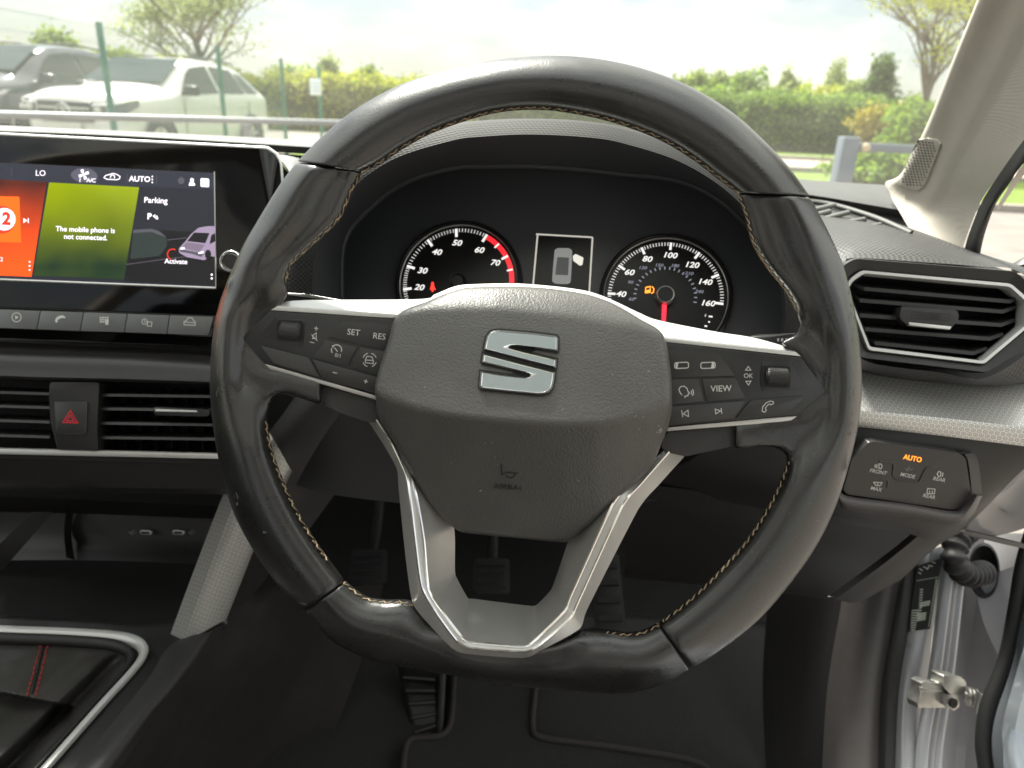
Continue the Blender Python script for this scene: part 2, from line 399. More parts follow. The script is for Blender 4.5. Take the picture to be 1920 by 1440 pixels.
RIGHT = [((1517,367),(1380,360)),((1549,426),(1397,405)),((1577,487),(1410,455)),((1590,530),(1436,500)),((1600,570),(1475,550)),((1610,625),(1500,605)),((1614,665),(1505,655)),((1616,700),(1508,700)),
         ((1616,735),(1510,735)),((1613,770),(1508,768)),((1609,800),(1505,800)),((1594,862),(1478,862)),((1570,940),(1462,905)),((1537,1012),(1435,958)),((1492,1080),(1395,1018)),((1425,1159),(1338,1081)),((1350,1219),(1280,1134)),((1293,1255),(1232,1169))]
BOT = [((1293,1255),(1232,1169)),((1250,1281),(1205,1182)),((1200,1297),(1175,1186)),((1156,1302),(1136,1181)),((1095,1299),(1092,1182)),((1040,1294),(1040,1208)),((939,1283),(940,1220)),((865,1270),(868,1208)),((800,1259),(812,1165)),
       ((722,1245),(771,1128)),((657,1223),(720,1125)),((614,1196),(685,1118)),((572,1147),(648,1091))]
LEFT = [((572,1147),(648,1091)),((525,1100),(615,1047)),((493,1058),(587,1007)),((461,1007),(560,962)),((435,952),(535,910)),((411,865),(515,858)),((400,800),(503,807)),((394,735),(500,745)),((394,700),(498,705)),((396,660),(497,665)),((399,630),(497,630)),
        ((403,600),(503,598)),((409,578),(520,572)),((415,558),(535,545)),((435,507),(545,500)),((457,458),(575,470)),((487,407),(635,413)),((519,355),(660,360)),((540,325),(674,335)),((558,303),(684,322))]
def samp(keys, per=9):
    o = crv([(*k[0], 0) for k in keys], 400); i = crv([(*k[1], 0) for k in keys], 400)
    # keep the pairs together: parametrise by key index, not by length
    def cr(p, s):
        m = len(p); k = min(int(s), m-2); t = s-k
        b, c = Vector(p[k]), Vector(p[k+1]); a = Vector(p[k-1]) if k else b*2-c; d = Vector(p[k+2]) if k+2 < m else c*2-b
        return .5*((2*b)+(c-a)*t+(2*a-5*b+4*c-d)*t*t+(3*b-a-3*c+d)*t**3)
    ss = [s/per for s in range((len(keys)-1)*per+1)]
    return [(cr([k[0] for k in keys], s), cr([k[1] for k in keys], s), s/(len(keys)-1)) for s in ss]
def prof(pr, n=44):
    return [(q.x, q.y) for q in crv([(x, z, 0) for x, z in pr], n, closed=True)]
def sect(O, I, pf, kx=1., kz=1.):
    return [WH.at(*((I+(O-I)*((x*kx+1)/2))), z*kz*HD) for x, z in pf]
def mixp(a, b, t): return [(p[0]*(1-t)+q[0]*t, p[1]*(1-t)+q[1]*t) for p, q in zip(a, b)]
def rimseg(keys, pfn, per=9):
    S = samp(keys, per); rows = []
    # pull the very ends in to leave a fine groove at each seam
    e = .0016
    first = S[0]; last = S[-1]
    def mv(A, B, d):
        L_ = (A[0]-B[0]).length*.000307; f = min(.45, d/max(L_, 1e-5)); return (A[0].lerp(B[0], f), A[1].lerp(B[1], f), A[2])
    rows.append(sect(*mv(S[0], S[1], .0002)[:2], prof(pfn(0)), .90, .88)); rows.append(sect(*mv(S[0], S[1], .0004)[:2], prof(pfn(0)), .97, .965)); rows.append(sect(*mv(S[0], S[1], e)[:2], prof(pfn(0))))
    for O, I, s in S[1:-1]: rows.append(sect(O, I, prof(pfn(s))))
    rows.append(sect(*mv(S[-1], S[-2], e)[:2], prof(pfn(1)))); rows.append(sect(*mv(S[-1], S[-2], .0004)[:2], prof(pfn(1)), .97, .965)); rows.append(sect(*mv(S[-1], S[-2], .0002)[:2], prof(pfn(1)), .90, .88))
    V, F = grid(rows, cu=True); n = len(rows[0]); m = len(rows)
    F += [tuple(range(n))[::-1], tuple(range((m-1)*n, m*n))]
    return V, F
def sm(a, b, x): t = min(max((x-a)/(b-a), 0), 1); return t*t*(3-2*t)
V, F = rimseg(TOP, lambda s: PT); o = mk('rim_leather', V, F, M['leather'], wheel, True, 75); o['label'] = 'top arc of the rim'
PBS = [(-1, -.2), (-.995, .5), (-.93, .86), (-.45, .97), (.12, 1.0), (.6, .66), (.93, .1), (.96, -.35), (.55, -.9), (-.5, -.9)]
V, F = rimseg(BOT, lambda s: mixp(PB, PBS, sm(.30, .40, s)*(1-sm(.60, .69, s)))); o = mk('rim_leather', V, F, M['leather'], wheel, True, 75); o['label'] = 'flat bottom of the rim'
def remeshed(name, parts, mt, par, vox=.0011, it=34):
    V = []; F = []
    for v, f in parts:
        o0 = len(V); V += v; F += [tuple(i+o0 for i in q) for q in f]
    o = mk(name, V, F, mt, par)
    a = o.modifiers.new('r', 'REMESH'); a.mode = 'VOXEL'; a.voxel_size = vox; a.use_smooth_shade = True
    b = o.modifiers.new('s', 'SMOOTH'); b.factor = .5; b.iterations = it
    dg = bpy.context.evaluated_depsgraph_get(); me = bpy.data.meshes.new_from_object(o.evaluated_get(dg))
    o.modifiers.clear(); o.data = me; me.name = name; me.shade_smooth()
    if not me.materials: me.materials.append(mt)
    return o
def slab(poly, h0, h1):
    n = len(poly); V = [WH.at(x, y, h0) for x, y in poly]+[WH.at(x, y, h1) for x, y in poly]
    return V, [tuple(range(n))[::-1], tuple(range(n, 2*n))]+[(i, (i+1) % n, n+(i+1) % n, n+i) for i in range(n)]
wl = slab([(430,530),(540,535),(541,549),(526,575),(462,636),(500,674),(604,706),(603,760),(562,747),(527,736),(507,751),(500,790),(430,800)], -.009, .0068)
wl2 = slab([(425,525),(530,530),(508,562),(438,636),(482,694),(602,722),(601,752),(530,734),(500,750),(492,790),(425,800)], -.009, .0080)
wr2 = slab([(1590,560),(1500,585),(1505,610),(1490,640),(1514,658),(1566,735),(1510,790),(1378,806),(1378,838),(1460,834),(1484,852),(1490,868),(1590,880)], -.009, .0080)
wr = slab([(1590,560),(1490,585),(1499,606),(1494,626),(1462,643),(1497,668),(1542,735),(1492,772),(1376,794),(1376,842),(1423,836),(1456,839),(1474,850),(1479,868),(1590,880)], -.009, .0068)
PP = [(-1, -.15), (-.96, .18), (-.7, .40), (-.22, .48), (.22, .84), (.55, .95), (.9, .45), (1, -.15), (.6, -.85), (-.5, -.9)]   # lowered where the switch pod sits
gl = lambda s: mixp(mixp(PG, PU, sm(.68, .78, s)*(1-sm(.97, 1., s)*.5)), PP, sm(.27, .45, s)*(1-sm(.59, .76, s)))
gr = lambda s: mixp(mixp(PU, PG, sm(.16, .34, s)), PP, sm(.20, .38, s)*(1-sm(.54, .72, s)))
gripl = o = remeshed('rim_leather', [rimseg(LEFT, gl), wl, wl2], M['leather'], wheel); o['label'] = 'grip of the rim beside the screen'
gripr = o = remeshed('rim_leather', [rimseg(RIGHT, gr), wr, wr2], M['leather'], wheel); o['label'] = 'grip of the rim beside the door'
# cross stitching on the inner edge
def stitches(keys, pfn, s0, s1, step, name='stitching'):
    S = samp(keys, 24); paths = []; acc = 0; pts = []
    for k in range(len(S)):
        O, I, s = S[k]
        if s < s0 or s > s1: continue
        if pts: acc += (I-pts[-1][1]).length*.000307
        pts.append((O, I, s, acc))
    def pos(d, t):
        for k in range(len(pts)-1):
            if pts[k+1][3] >= d:
                f = (d-pts[k][3])/max(1e-9, pts[k+1][3]-pts[k][3]); O = pts[k][0].lerp(pts[k+1][0], f); I = pts[k][1].lerp(pts[k+1][1], f); s = pts[k][2]*(1-f)+pts[k+1][2]*f
                break
        else: O, I, s, _ = pts[-1]
        pf = pfn(s); a, b = pf[0], pf[1]; c = pf[2]
        q = [(a[0]*1.015, a[1]), (b[0]*1.02, b[1]*1.04), (c[0]*1.01, c[1]*1.06)]
        x, z = (q[0][0]*(1-t)+q[1][0]*t, q[0][1]*(1-t)+q[1][1]*t) if t <= 1 else (q[1][0]*(2-t)+q[2][0]*(t-1), q[1][1]*(2-t)+q[2][1]*(t-1))
        return WH.at(*(I+(O-I)*((x+1)/2)), z*HD+.0003)
    n = int(acc/step); 
    for i in range(n):
        d = (i+.5)*step; j = random.uniform(-.1, .1)*step
        paths.append([pos(d-step*.55+j, .35), pos(d, .72), pos(d+step*.55+j, 1.08)])
        paths.append([pos(d+step*.5, .35), pos(d+step*.95+j, .72), pos(d+step*1.45, 1.08)][::-1] if i % 2 else [pos(d-step*.5, 1.08), pos(d, .72), pos(d+step*.5+j, .35)])
    return tag(joined_tubes(name, paths, .00036, M['thread'], wheel, 5), kind='stuff')
stitches(TOP, lambda s: PT, .0, 1., .0046)
stitches(LEFT, gl, .05, .37, .0046); stitches(LEFT, gl, .67, 1., .0046)
stitches(RIGHT, gr, 0., .29, .0046); stitches(RIGHT, gr, .615, .99, .0046)
stitches(BOT, lambda s: PB, .0, .25, .0046); stitches(BOT, lambda s: PB, .72, 1., .0046)

# airbag cover: three facets meeting at two creases
OUT = [(746,589),(727,642),(704,717),(705,750),(709,779),(728,812),(746,842),(779,904),(815,956),(856,993),(880,1000),(960,1008),(1045,1016),(1066,1014),(1105,984),(1154,940),(1217,880),(1236,843),(1250,808),(1259,775),(1260,745),
       (1257,690),(1243,627),(1200,598),(1158,573),(1125,559),(1092,550),(1030,541),(962,537),(890,538),(868,540),(835,550),(800,565)]
OC = [(q.x, q.y) for q in crv([(x, y, 0) for x, y in OUT], 180, closed=True)]
def li(x, xs, ys): return float(np.interp(x, xs, ys))
def smin(a, b, k): h = max(k-abs(a-b), 0)/k; return min(a, b)-h*h*k*.25
def padh(x, y):
    c1 = li(x, [700, 746, 800, 867, 933, 1058, 1183, 1240, 1262], [600, 588, 580, 577, 577, 590, 610, 626, 632])
    c2 = li(x, [700, 730, 780, 830, 892, 980, 1060, 1121, 1170, 1217, 1262], [733, 748, 765, 776, 784, 791, 795, 795, 788, 774, 748])
    u = (x-985)/280.; k = .307e-3
    mid = .0285 - .0070*u*u + .0012*math.cos((y-690)/75.) + (y-690)*k*.38
    up = mid + (y-c1)*k*.80
    midc = .0285 - .0070*u*u + .0012*math.cos((c2-690)/75.) + (c2-690)*k*.38
    lo2 = midc - (y-c2)*k*.55
    return smin(smin(mid, up, .0018), lo2, .0022)
cx, cy = 985, 765; rows = []
ts = [0.02]+[i/44*.955 for i in range(1, 45)]+[.972, .985, .994, 1.0, 1.0]
for k, t in enumerate(ts):
    row = []
    for (x, y) in OC:
        px, py = cx+(x-cx)*t, cy+(y-cy)*t; h = padh(px, py); e = max(0, (t-.955)/.045)
        h -= .0045*(1-math.sqrt(max(0, 1-e*e)))
        if k == len(ts)-1: h = -.004
        row.append(WH.at(px, py, h))
    rows.append(row)
V, F = grid(rows, cu=True); F.append(tuple(range(len(OC)))[::-1])
pad = mk('airbag_cover', V, F, M['pad'], wheel, True, 60)
def onpad(fr_h):  # helper plane parallel to the wheel at a height
    return fr_h
# emblem: two interlocking metal strokes
E1 = [(907,656),(909,643),(912.5,630),(919,621.5),(927,619),(937,618.5),(1000,623.5),(1043,629),(1047,633),(1046,659),(1000,653),(966,649),(957,649.5),(952,651),(985,659),(1044,673),(1042.5,691),(975,674)]
E2 = [(905.6,662),(973,680),(1041,697),(1039.5,712),(1036,727),(1030,735),(1021,739),(1008,740),(960,735.5),(904,729.5),(898.5,725),(901,695.5),(950,702),(982,705.5),(991,705),(996,702.5),(960,694),(903,680)]
EF = Fr(WH.at(972, 680, padh(972, 680)), WH.at(1040, 684, padh(1040, 684))-WH.at(904, 676, padh(904, 676)), WH.at(972, 625, padh(972, 625))-WH.at(972, 735, padh(972, 735)))
def inset(E, d, h):
    q = [Vector(EF.uv(x, y, h)) for x, y in E]; n_ = len(q); o_ = []
    ar = sum(q[i-1].x*q[i].y-q[i].x*q[i-1].y for i in range(n_)); sg = 1 if ar > 0 else -1
    for i in range(n_):
        a, b = (q[i]-q[i-1]).normalized(), (q[(i+1) % n_]-q[i]).normalized(); na, nb = Vector((-a.y, a.x)), Vector((-b.y, b.x)); m_ = (na+nb)
        m_ = m_.normalized() if m_.length > .05 else na; o_.append(q[i]+m_*(sg*d/max(.42, m_.dot(na))))
    return o_
for E, lb in ((E1, 'upper stroke of the chromed S emblem'), (E2, 'lower stroke of the chromed S emblem')):
    base_ = inset(E, 0, .001); in1 = inset(E, .0010, .0022); n_ = len(E)
    V, F = grid([[EF.pt(*p, -.006) for p in base_], [EF.pt(*p, .0008) for p in base_], [EF.pt(*p, .0024) for p in in1], [EF.pt(*p, .0022) for p in inset(E, .0013, .0022)]], cu=True)
    e = mk('emblem', V, F, M['chrome'], wheel, True, 20); e['label'] = lb
    mk('emblem_face', [EF.pt(*p, .00225) for p in inset(E, .00115, .0022)], [tuple(range(n_))], M['emblem'], e, False)
    gp_ = inset(E, -.0008, .0004); mk('emblem_groove', [EF.pt(*p, .0005) for p in gp_], [tuple(range(n_))], M['black'], e, False)
# embossed horn and lettering on the lower facet
LF = Fr(WH.at(957, 900, padh(957, 900)+.00006), CR, (WH.at(957, 860, padh(957, 860))-WH.at(957, 940, padh(957, 940))))
text(LF, 'AIRBAG', 955, 914, 11, M['darkprint'], pad, .0004, rot=4.5, bold=.004, sx=1.12)
strokes(LF, [[(940,870),(941,892)], [(941,889),(950,886),(972,887)], arc(957,889,9,200,360,8,7)+[(966,888)]], 2.0, M['darkprint'], pad, .0004, 'horn_symbol')

# silver upper spoke arch, bands and strips
UP = [(523,570.5),(564,563),(783,561),(815,552),(850,538),(880,533.5),(962,531.5),(1030,536),(1092,544),(1125,553),(1158,567),(1200,587),(1237,601),(1343,622),(1407,632),(1457,645),(1493,656.5)]
DN = [(521,572),(562,576),(748,588.5),(800,592),(850,595),(880,597),(962,600),(1030,604),(1092,610),(1125,614),(1158,618),(1200,625),(1242,631.5),(1343,642.5),(1407,649.5),(1457,655),(1492,658.5)]
hu = [.001,-.004,-.011,-.012,-.012,-.012,-.012,-.012,-.012,-.012,-.012,-.012,-.012,-.010,-.008,-.003,.001]
def al(pts, hs): return [WH.at(x, y, h) for (x, y), h in zip(pts, hs)]
mid_ = [((a[0]*.8+b_[0]*.2), (a[1]*.8+b_[1]*.2)) for a, b_ in zip(UP, DN)]
loft('spoke_arch', [al(UP, [h-.010 for h in hu]), al(UP, hu), al(mid_, [h*.75+.0015+.0012 for h in hu]), al(DN, [.0062]*17), al(DN, [-.004]*17)], M['silver_lt'], wheel, n=120, ang=35)
prism('trim_band', WH, [(521,572.5),(752,588.5),(750,598),(505,582)], -.002, .0070, M['silver_lt'], wheel, bev=.0008)
prism('trim_band', WH, [(1236,631.5),(1492,659),(1504,669),(1240,641)], -.002, .0070, M['silver_lt'], wheel, bev=.0008)
prism('lower_trim_strip', WH, [(493,680.5),(712,743),(712,752),(506,693)], -.004, .0072, M['silver'], wheel, bev=.0008)
prism('lower_trim_strip', WH, [(1250,800.5),(1497,779),(1484,790.5),(1250,809)], -.004, .0072, M['silver'], wheel, bev=.0008)
prism('lower_spoke_cover', WH, [(602,716),(712,750),(716,792),(692,792),(640,775),(604,758)], -.010, .0035, M['plastic_soft'], wheel, bev=.003, seg=3, r=.002)
prism('lower_spoke_cover', WH, [(1246,811),(1372,799),(1375.5,803),(1375,833),(1368,838),(1285,856),(1240,846)], -.010, .0035, M['plastic_soft'], wheel, bev=.003, seg=3, r=.002)
# switch pods
podl = prism('switch_pod', WH, [(452,633.5),(505,582.5),(752,598.5),(720,742),(599,710.5),(493,680)], -.006, .0080, M['podblack'], wheel, bev=.0009); podl['label'] = 'switch pod with SET and RES keys'
podr = prism('switch_pod', WH, [(1550,734.5),(1504,670),(1240,641.5),(1250,800),(1497,778.5)], -.006, .0080, M['podblack'], wheel, bev=.0009); podr['label'] = 'switch pod with VIEW and telephone keys'
def shr(poly, d):
    c = Vector((sum(p[0] for p in poly)/len(poly), sum(p[1] for p in poly)/len(poly)))
    return [tuple(Vector(p)+(c-Vector(p)).normalized()*d) for p in poly]
def key(pod, poly, h=.0090, name='key', r=.0006, bev=.0006):
    return prism(name, WH, shr(poly, 1.7), .004, h, M['button'], pod, bev=bev, r=r)
HT = .0090+6e-5
def scroll(pod, cx, cy, wd, hg, rec, rot):
    prism('recess', WH, rec, .0058, .0080+2e-4, M['gloss_edge'], pod, bev=.0003, r=.001)
    q = [(cx-wd*.62, cy-hg*.66), (cx+wd*.62, cy-hg*.60), (cx+wd*.60, cy+hg*.70), (cx-wd*.66, cy+hg*.60)]
    prism('well', WH, q, .006, .0085, M['black'], pod, r=.002)
    # roller: a knurled barrel on a near level axis
    c = WH.at(cx, cy, .0066); a = (WH.u*math.cos(R_(-rot))+WH.v*math.sin(R_(-rot))).normalized(); b = WH.n; d = a.cross(b)
    wm = wd*.000305*.5; r0 = hg*.000305*.56; rows = []; nk = 56; nw = 34
    for i in range(nw+1):
        t = -1+2*i/nw; e = 1-.25*max(0, abs(t)-.8)/.2*1.2
        rows.append([c+a*t*wm+(b*math.cos(2*math.pi*k/nk)+d*math.sin(2*math.pi*k/nk))*r0*e*(1-(.05 if (k % 2) or (i % 2) else 0)) for k in range(nk)])
    V, F = grid(rows, cu=True); F += [tuple(range(nk))[::-1], tuple(range(nw*nk, (nw+1)*nk))]
    mk('scroll_wheel', V, F, M['roller'], pod, False)
scroll(podl, 545, 620, 40, 31, [(488,629),(518,592),(574,599),(568,650),(556,650)], 6)
scroll(podr, 1455, 706, 44, 32, [(1428,677),(1483,677),(1512,727),(1490,731),(1428,733)], 3)
b = key(podl, [(487,647),(580,670),(601,708),(511,681)])
b = key(podl, [(614,632),(640,601.5),(651,600),(752,610),(735,660)]); text(WH, 'SET', 663, 623.5, 11, M['print'], b, HT, 6, bold=.003); text(WH, 'RES', 711, 631, 11, M['print'], b, HT, 7, bold=.003)
b = key(podl, [(609,636),(671,650),(653,687),(585,670)])
strokes(WH, [arc(631,656,9.5,-20,150,10), arc(631,656,9.5,160,215,5), [(627,652),(633,659)], [(623,648),(626,651)]], 1.6, M['print'], b, HT); text(WH, '0/1', 634, 667, 7, M['print'], b, HT, 12)
b = key(podl, [(675,650),(732,660),(718,707),(656,688)])
strokes(WH, [arc(693,675,13,20,75,5), arc(693,675,13,105,160,5), arc(693,675,13,200,250,5), arc(693,675,13,290,340,5), [(685,675),(688,668),(697,669),(700,676),(700,682),(685,680),(685,675)], [(685,675),(700,676)]], 1.5, M['print'], b, HT)
b = key(podl, [(585,673),(722,711),(720,743),(603,709)]); strokes(WH, [[(624,698),(632,700)], [(682,714),(690,716)], [(686.8,711),(685.2,719)]], 1.4, M['print'], b, HT)
strokes(WH, [[(589,615),(597,616.5)], [(593.4,612),(592.4,620)], [(584,627),(595,639)], [(586,635),(587,629),(593,624),(593,636),(588,634),(586,635)], [(581,641),(589,643)]], 1.3, M['print'], podl, .0081, 'volume_symbol')
b = key(podr, [(1240,653.5),(1343,662),(1354,667),(1379,705),(1245,708.5)])
strokes(WH, [rpoly([(1265,680),(1291,679),(1291,690),(1265,691)], 4)+[rpoly([(1265,680),(1291,679),(1291,690),(1265,691)], 4)[0]], rpoly([(1314,680),(1341,679),(1341,690),(1314,691)], 4)+[rpoly([(1314,680),(1341,679),(1341,690),(1314,691)], 4)[0]]], 1.6, M['print'], b, HT)
flat(WH, [(1267,681),(1272,681),(1270,690),(1267,690)], M['print'], b, HT+6e-5, 'symbol_fill'); flat(WH, [(1335,680),(1339,680),(1339,690),(1333,690)], M['print'], b, HT+6e-5, 'symbol_fill')
b = key(podr, [(1240,711.5),(1311,709),(1321,753),(1246,761)])
strokes(WH, [[(1279,741),(1275,736),(1273,730),(1276,725),(1283,724),(1288,728),(1290,734),(1293,737),(1290,739),(1290,742),(1284,743),(1284,746)], arc(1292,736,5,-45,45,4), arc(1292,736,8.5,-45,45,4)], 1.6, M['print'], b, HT)
b = key(podr, [(1315,710),(1380,707),(1399,747),(1324,753)]); text(WH, 'VIEW', 1352, 729, 11.5, M['print'], b, HT, -1.5, bold=.003)
b = key(podr, [(1246,763),(1399,751),(1378,784),(1248,799)])
strokes(WH, [[(1278,769),(1280,782)], [(1290,769),(1281,776),(1291,781),(1290,769)], [(1352,765),(1353.5,776)], [(1341,767),(1351,770.5),(1342,776),(1341,767)]], 1.4, M['print'], b, HT)
b = key(podr, [(1407,750),(1506,742),(1511,746),(1476,776),(1379,784.5)])
strokes(WH, [[(1429,771),(1430,763),(1436,756),(1443,752),(1450,753),(1450,757),(1445,759),(1443,757),(1437,762),(1435,766),(1437,769),(1434,773),(1429,771)]], 1.4, M['print'], b, HT)
text(WH, 'OK', 1403, 705, 8.5, M['print'], podr, .0081, 2)
strokes(WH, [[(1403,687),(1408,694),(1398,694),(1403,687)], [(1398.5,715),(1408,714.5),(1403.5,722),(1398.5,715)]], 1.3, M['print'], podr, .0081, 'arrow_symbol')

# silver lower yoke
def hh(a): return [x*1e-3 for x in a]
YO = [(692,792),(720,835),(744,879),(748,922),(761,1050),(774,1132),(810,1177),(847,1215),(874,1226),(982,1234),(1016,1219),(1087,1179),(1102,1140),(1196,956),(1237,907),(1283,856)]
YA = [(707,787),(736,833),(763,893),(770,935),(779,1012),(791,1100),(820,1152),(858,1203),(884,1215),(983,1222),(1012,1208),(1070,1158),(1083,1130),(1166,950),(1203,905),(1254,847)]
YB = [(709,786.5),(740,832),(770,893),(782,935),(795,1012),(804,1106),(832,1150),(867,1195),(889,1204),(981,1212),(1006,1198),(1059,1146),(1070,1118),(1149,945),(1185,905),(1248,845)]
YC = [(712,788),(745,833),(790,896),(815,935),(851,985),(853,1070),(857,1085),(877,1121),(890,1123),(985,1135),(1005,1135),(1030,1110),(1038,1095),(1085,965),(1150,898),(1247,846)]
ho = hh([-5,-4,-2,0,2,8,13,15,15,15,15,13,8,2,-2,-5]); ha = hh([3,6,10,12,14,17,18.5,19,19,19,19,18.5,17,13,10,3]); hc = hh([1,0,-4,-6,-12,-13,-13,-13,-13,-13,-13,-13,-13,-10,-5,1])
def yl(pts, hs, dx=0): return crv([WH.at(x, y, h) for (x, y), h in zip(pts, hs)], 110)
def corner(pts, hs): return [WH.at(x, y, h) for (x, y), h in zip(pts, hs)]
def pair(lines_):
    # same key-wise parameter for each line so corners stay aligned, with corners a little eased
    rows = []
    for pts, hs in lines_:
        k = [WH.at(x, y, h) for (x, y), h in zip(pts, hs)]; r = []
        for i in range(len(k)-1):
            for j in range(10):
                s = j/10; b_, c_ = k[i], k[i+1]; a_ = k[i-1] if i else b_*2-c_; d_ = k[i+2] if i+2 < len(k) else c_*2-b_
                cr_ = .5*((2*b_)+(c_-a_)*s+(2*a_-5*b_+4*c_-d_)*s*s+(3*b_-a_-3*c_+d_)*s**3)
                r.append(b_.lerp(c_, s).lerp(cr_, .55))
        r.append(k[-1]); rows.append(r)
    return rows
def between(A, B, t): return [((a[0]*(1-t)+b[0]*t), (a[1]*(1-t)+b[1]*t)) for a, b in zip(A, B)]
rows = pair([(YO, [h-.012 for h in ho]), (YO, ho), (between(YO, YA, .9), [a*.1+b*.9+.0005 for a, b in zip(ho, ha)]), (YA, [h+.0006 for h in ha]), (between(YA, YB, .18), [h+.0002 for h in ha]), (between(YA, YB, .82), [h-.0008 for h in ha]),
             (YB, [h-.0008 for h in ha]), (between(YB, YC, .06), [h-.0026 for h in ha]), (between(YB, YC, .55), [a*.42+b*.58 for a, b in zip(ha, hc)]), (YC, hc), (YC, [h-.010 for h in hc])])
V, F = grid(rows); yoke = mk('lower_yoke', V, F, M['silver'], wheel, True, 28)
for A_, dh in ((YA, .0007), (YB, -.0006)): tube('yoke_edge', pair([(A_, [h+dh for h in ha])])[0], .00075, M['chrome'], wheel, seg=6)
# hub behind the cover and the column shroud
hubp = [(x, y) for x, y in OC[::6]]
prism('hub', WH, [(985+(x-985)*.86, 775+(y-775)*.92) for x, y in hubp], -.06, -.018, M['black'], wheel)

# column shroud and stalks
colm = thing('steering_column', 'dark plastic steering column shroud behind the wheel hub', 'steering column', WH.pt(0, 0, -.2))
mk('column_shroud', *grid([[WH.pt(-.01+math.cos(a)*r, -.02+math.sin(a)*r*.8, h) for a in [2*math.pi*k/36 for k in range(36)]] for r, h in ((.03, -.062), (.055, -.064), (.062, -.07), (.068, -.16), (.075, -.26))], cu=True), M['plastic'], colm)
st = thing('control_stalk', 'grey control stalk poking out behind the wheel beside the eight-sided air vent', 'stalk', P(1420, 645, .47))
SF = frontal(1440, 640, .472)
prism('stalk_arm', SF, [(1290,668),(1405,633),(1425,626.5),(1500,624),(1530,628),(1530,648),(1440,652),(1300,690)], -.010, .004, M['plastic'], st, bev=.003, seg=3)
strokes(SF, [[(1414,629),(1500,625)]], 2.2, M['dimprint'], st, .0043, 'edge_highlight_line')
for i, x in enumerate((1459, 1466, 1474, 1482)): flat(SF, [(x-2+.2*i, 634.5), (x+2+.6*i, 634), (x+2+.6*i, 640), (x-2, 640)], M['print'], st, .0043, 'symbol', r=.0003)
st2 = thing('control_stalk', 'thin silver-edged stalk behind the wheel spoke beside the screen', 'stalk', P(590, 560, .47))
SF2 = frontal(590, 558, .472)
prism('stalk_arm', SF2, [(500,545),(545,549),(590,556),(700,575),(700,590),(500,570)], -.010, .004, M['plastic'], st2, bev=.002)
prism('silver_edge', SF2, [(540,549),(575,551),(640,562),(640,565),(570,557),(540,553)], .0035, .0052, M['silver'], st2, bev=.0004)

# dust and scuffs on the wheel
def bvh_of(o):
    off = org(o); return BVHTree.FromPolygons([v.co+off for v in o.data.vertices], [tuple(p.vertices) for p in o.data.polygons])
def specks(o, pts, mt, name):
    bv = bvh_of(o); V = []; F = []
    for x, y, rx, ry, a in pts:
        q = []
        for k in range(5):
            t = 2*math.pi*k/5+a; d = ray(x+math.cos(t)*rx, y+math.sin(t)*ry).normalized(); h_, n_, _, _ = bv.ray_cast(CAM, d)
            if h_ is None: break
            q.append(h_+(n_ if n_.dot(d) < 0 else -n_)*.00015)
        if len(q) == 5: F.append(tuple(range(len(V), len(V)+5))); V += q
    if V: tag(mk(name, V, F, mt, o, False, recalc=False), kind='stuff')
M['dust'] = mat('dust', (.55, .52, .48), .9); M['scuff'] = mat('scuff', (.16, .15, .135), .7)
rs = random.Random(4)
specks(yoke, [(rs.uniform(770, 1110), rs.uniform(960, 1215), rs.uniform(.6, 1.3), rs.uniform(.6, 1.2), rs.uniform(0, 6)) for _ in range(46)]+[(868, 1147, 4, .7, .5), (1146, 1008, 1.5, 1.5, 0)], M['dust'], 'dust_specks')
specks(pad, [(rs.uniform(760, 1240), rs.uniform(640, 990), rs.uniform(.5, 1.0), rs.uniform(.5, 1.0), rs.uniform(0, 6)) for _ in range(26)]+[(1234+rs.uniform(-6, 8), 804+rs.uniform(-8, 8), 1.1, 1., 0) for _ in range(8)]+[(901, 920, 2.5, .8, .9)], M['dust'], 'dust_specks')
specks(gripl, [(497+rs.uniform(-3, 3), 1000+rs.uniform(-4, 4), 1.8, 1.1, rs.uniform(0, 6)) for _ in range(4)]+[(560+rs.uniform(-12, 12), 1132+rs.uniform(-3, 3), rs.uniform(2, 6), .7, 0) for _ in range(6)]+[(443+rs.uniform(-4, 4), 925+rs.uniform(-25, 25), .8, rs.uniform(1, 4), 0) for _ in range(9)]+[(408+rs.uniform(-2, 3), 680+rs.uniform(-40, 60), .6, rs.uniform(3, 9), 0) for _ in range(7)], M['scuff'], 'scuff_marks')
specks(gripr, [(1597+rs.uniform(-6, 6), 700+rs.uniform(-160, 120), rs.uniform(.6, 1.6), rs.uniform(1, 5), 0) for _ in range(34)]+[(1500+rs.uniform(-90, 60), 1000+rs.uniform(-60, 120), rs.uniform(.6, 1.4), rs.uniform(.6, 2), 0) for _ in range(20)], M['scuff'], 'scuff_marks')
# ================================================================ instrument cluster
CL = Fr(P(1052, 542, .62), P(1247, 556, .606)-P(858, 529, .634), CU*.97 + CF*.18)
clu = thing('instrument_cluster', 'dark instrument cluster with two round dials and a small display between them', 'instrument cluster', P(1052, 640, .64))
M['tick'] = emit('dial_marks', (.80, .78, .74), .32); M['tickdim'] = emit('dial_marks_dim', (.30, .31, .38), .18)
M['redzone'] = emit('red_zone', (.85, .02, .03), .4); M['needle'] = emit('needle_red', (1., .02, .04), .6); M['amber'] = emit('amber_lamp', (1., .28, .02), .6); M['warnred'] = emit('red_lamp', (1., .03, .02), .7)
HOUS = [(640,720),(640,562),(643,490),(648,442),(658,423),(703,381),(767,338),(826,317),(900,312),(993,312),(1080,317),(1161,326),(1274,340),(1323,358),(1387,407),(1440,475),(1464,545),(1458,720)]
prism('housing', CL, [(1050+(x-1050)*1.05, 480+(y-480)*1.06) for x, y in HOUS], -.016, -.004, M['clusterpanel'], clu)
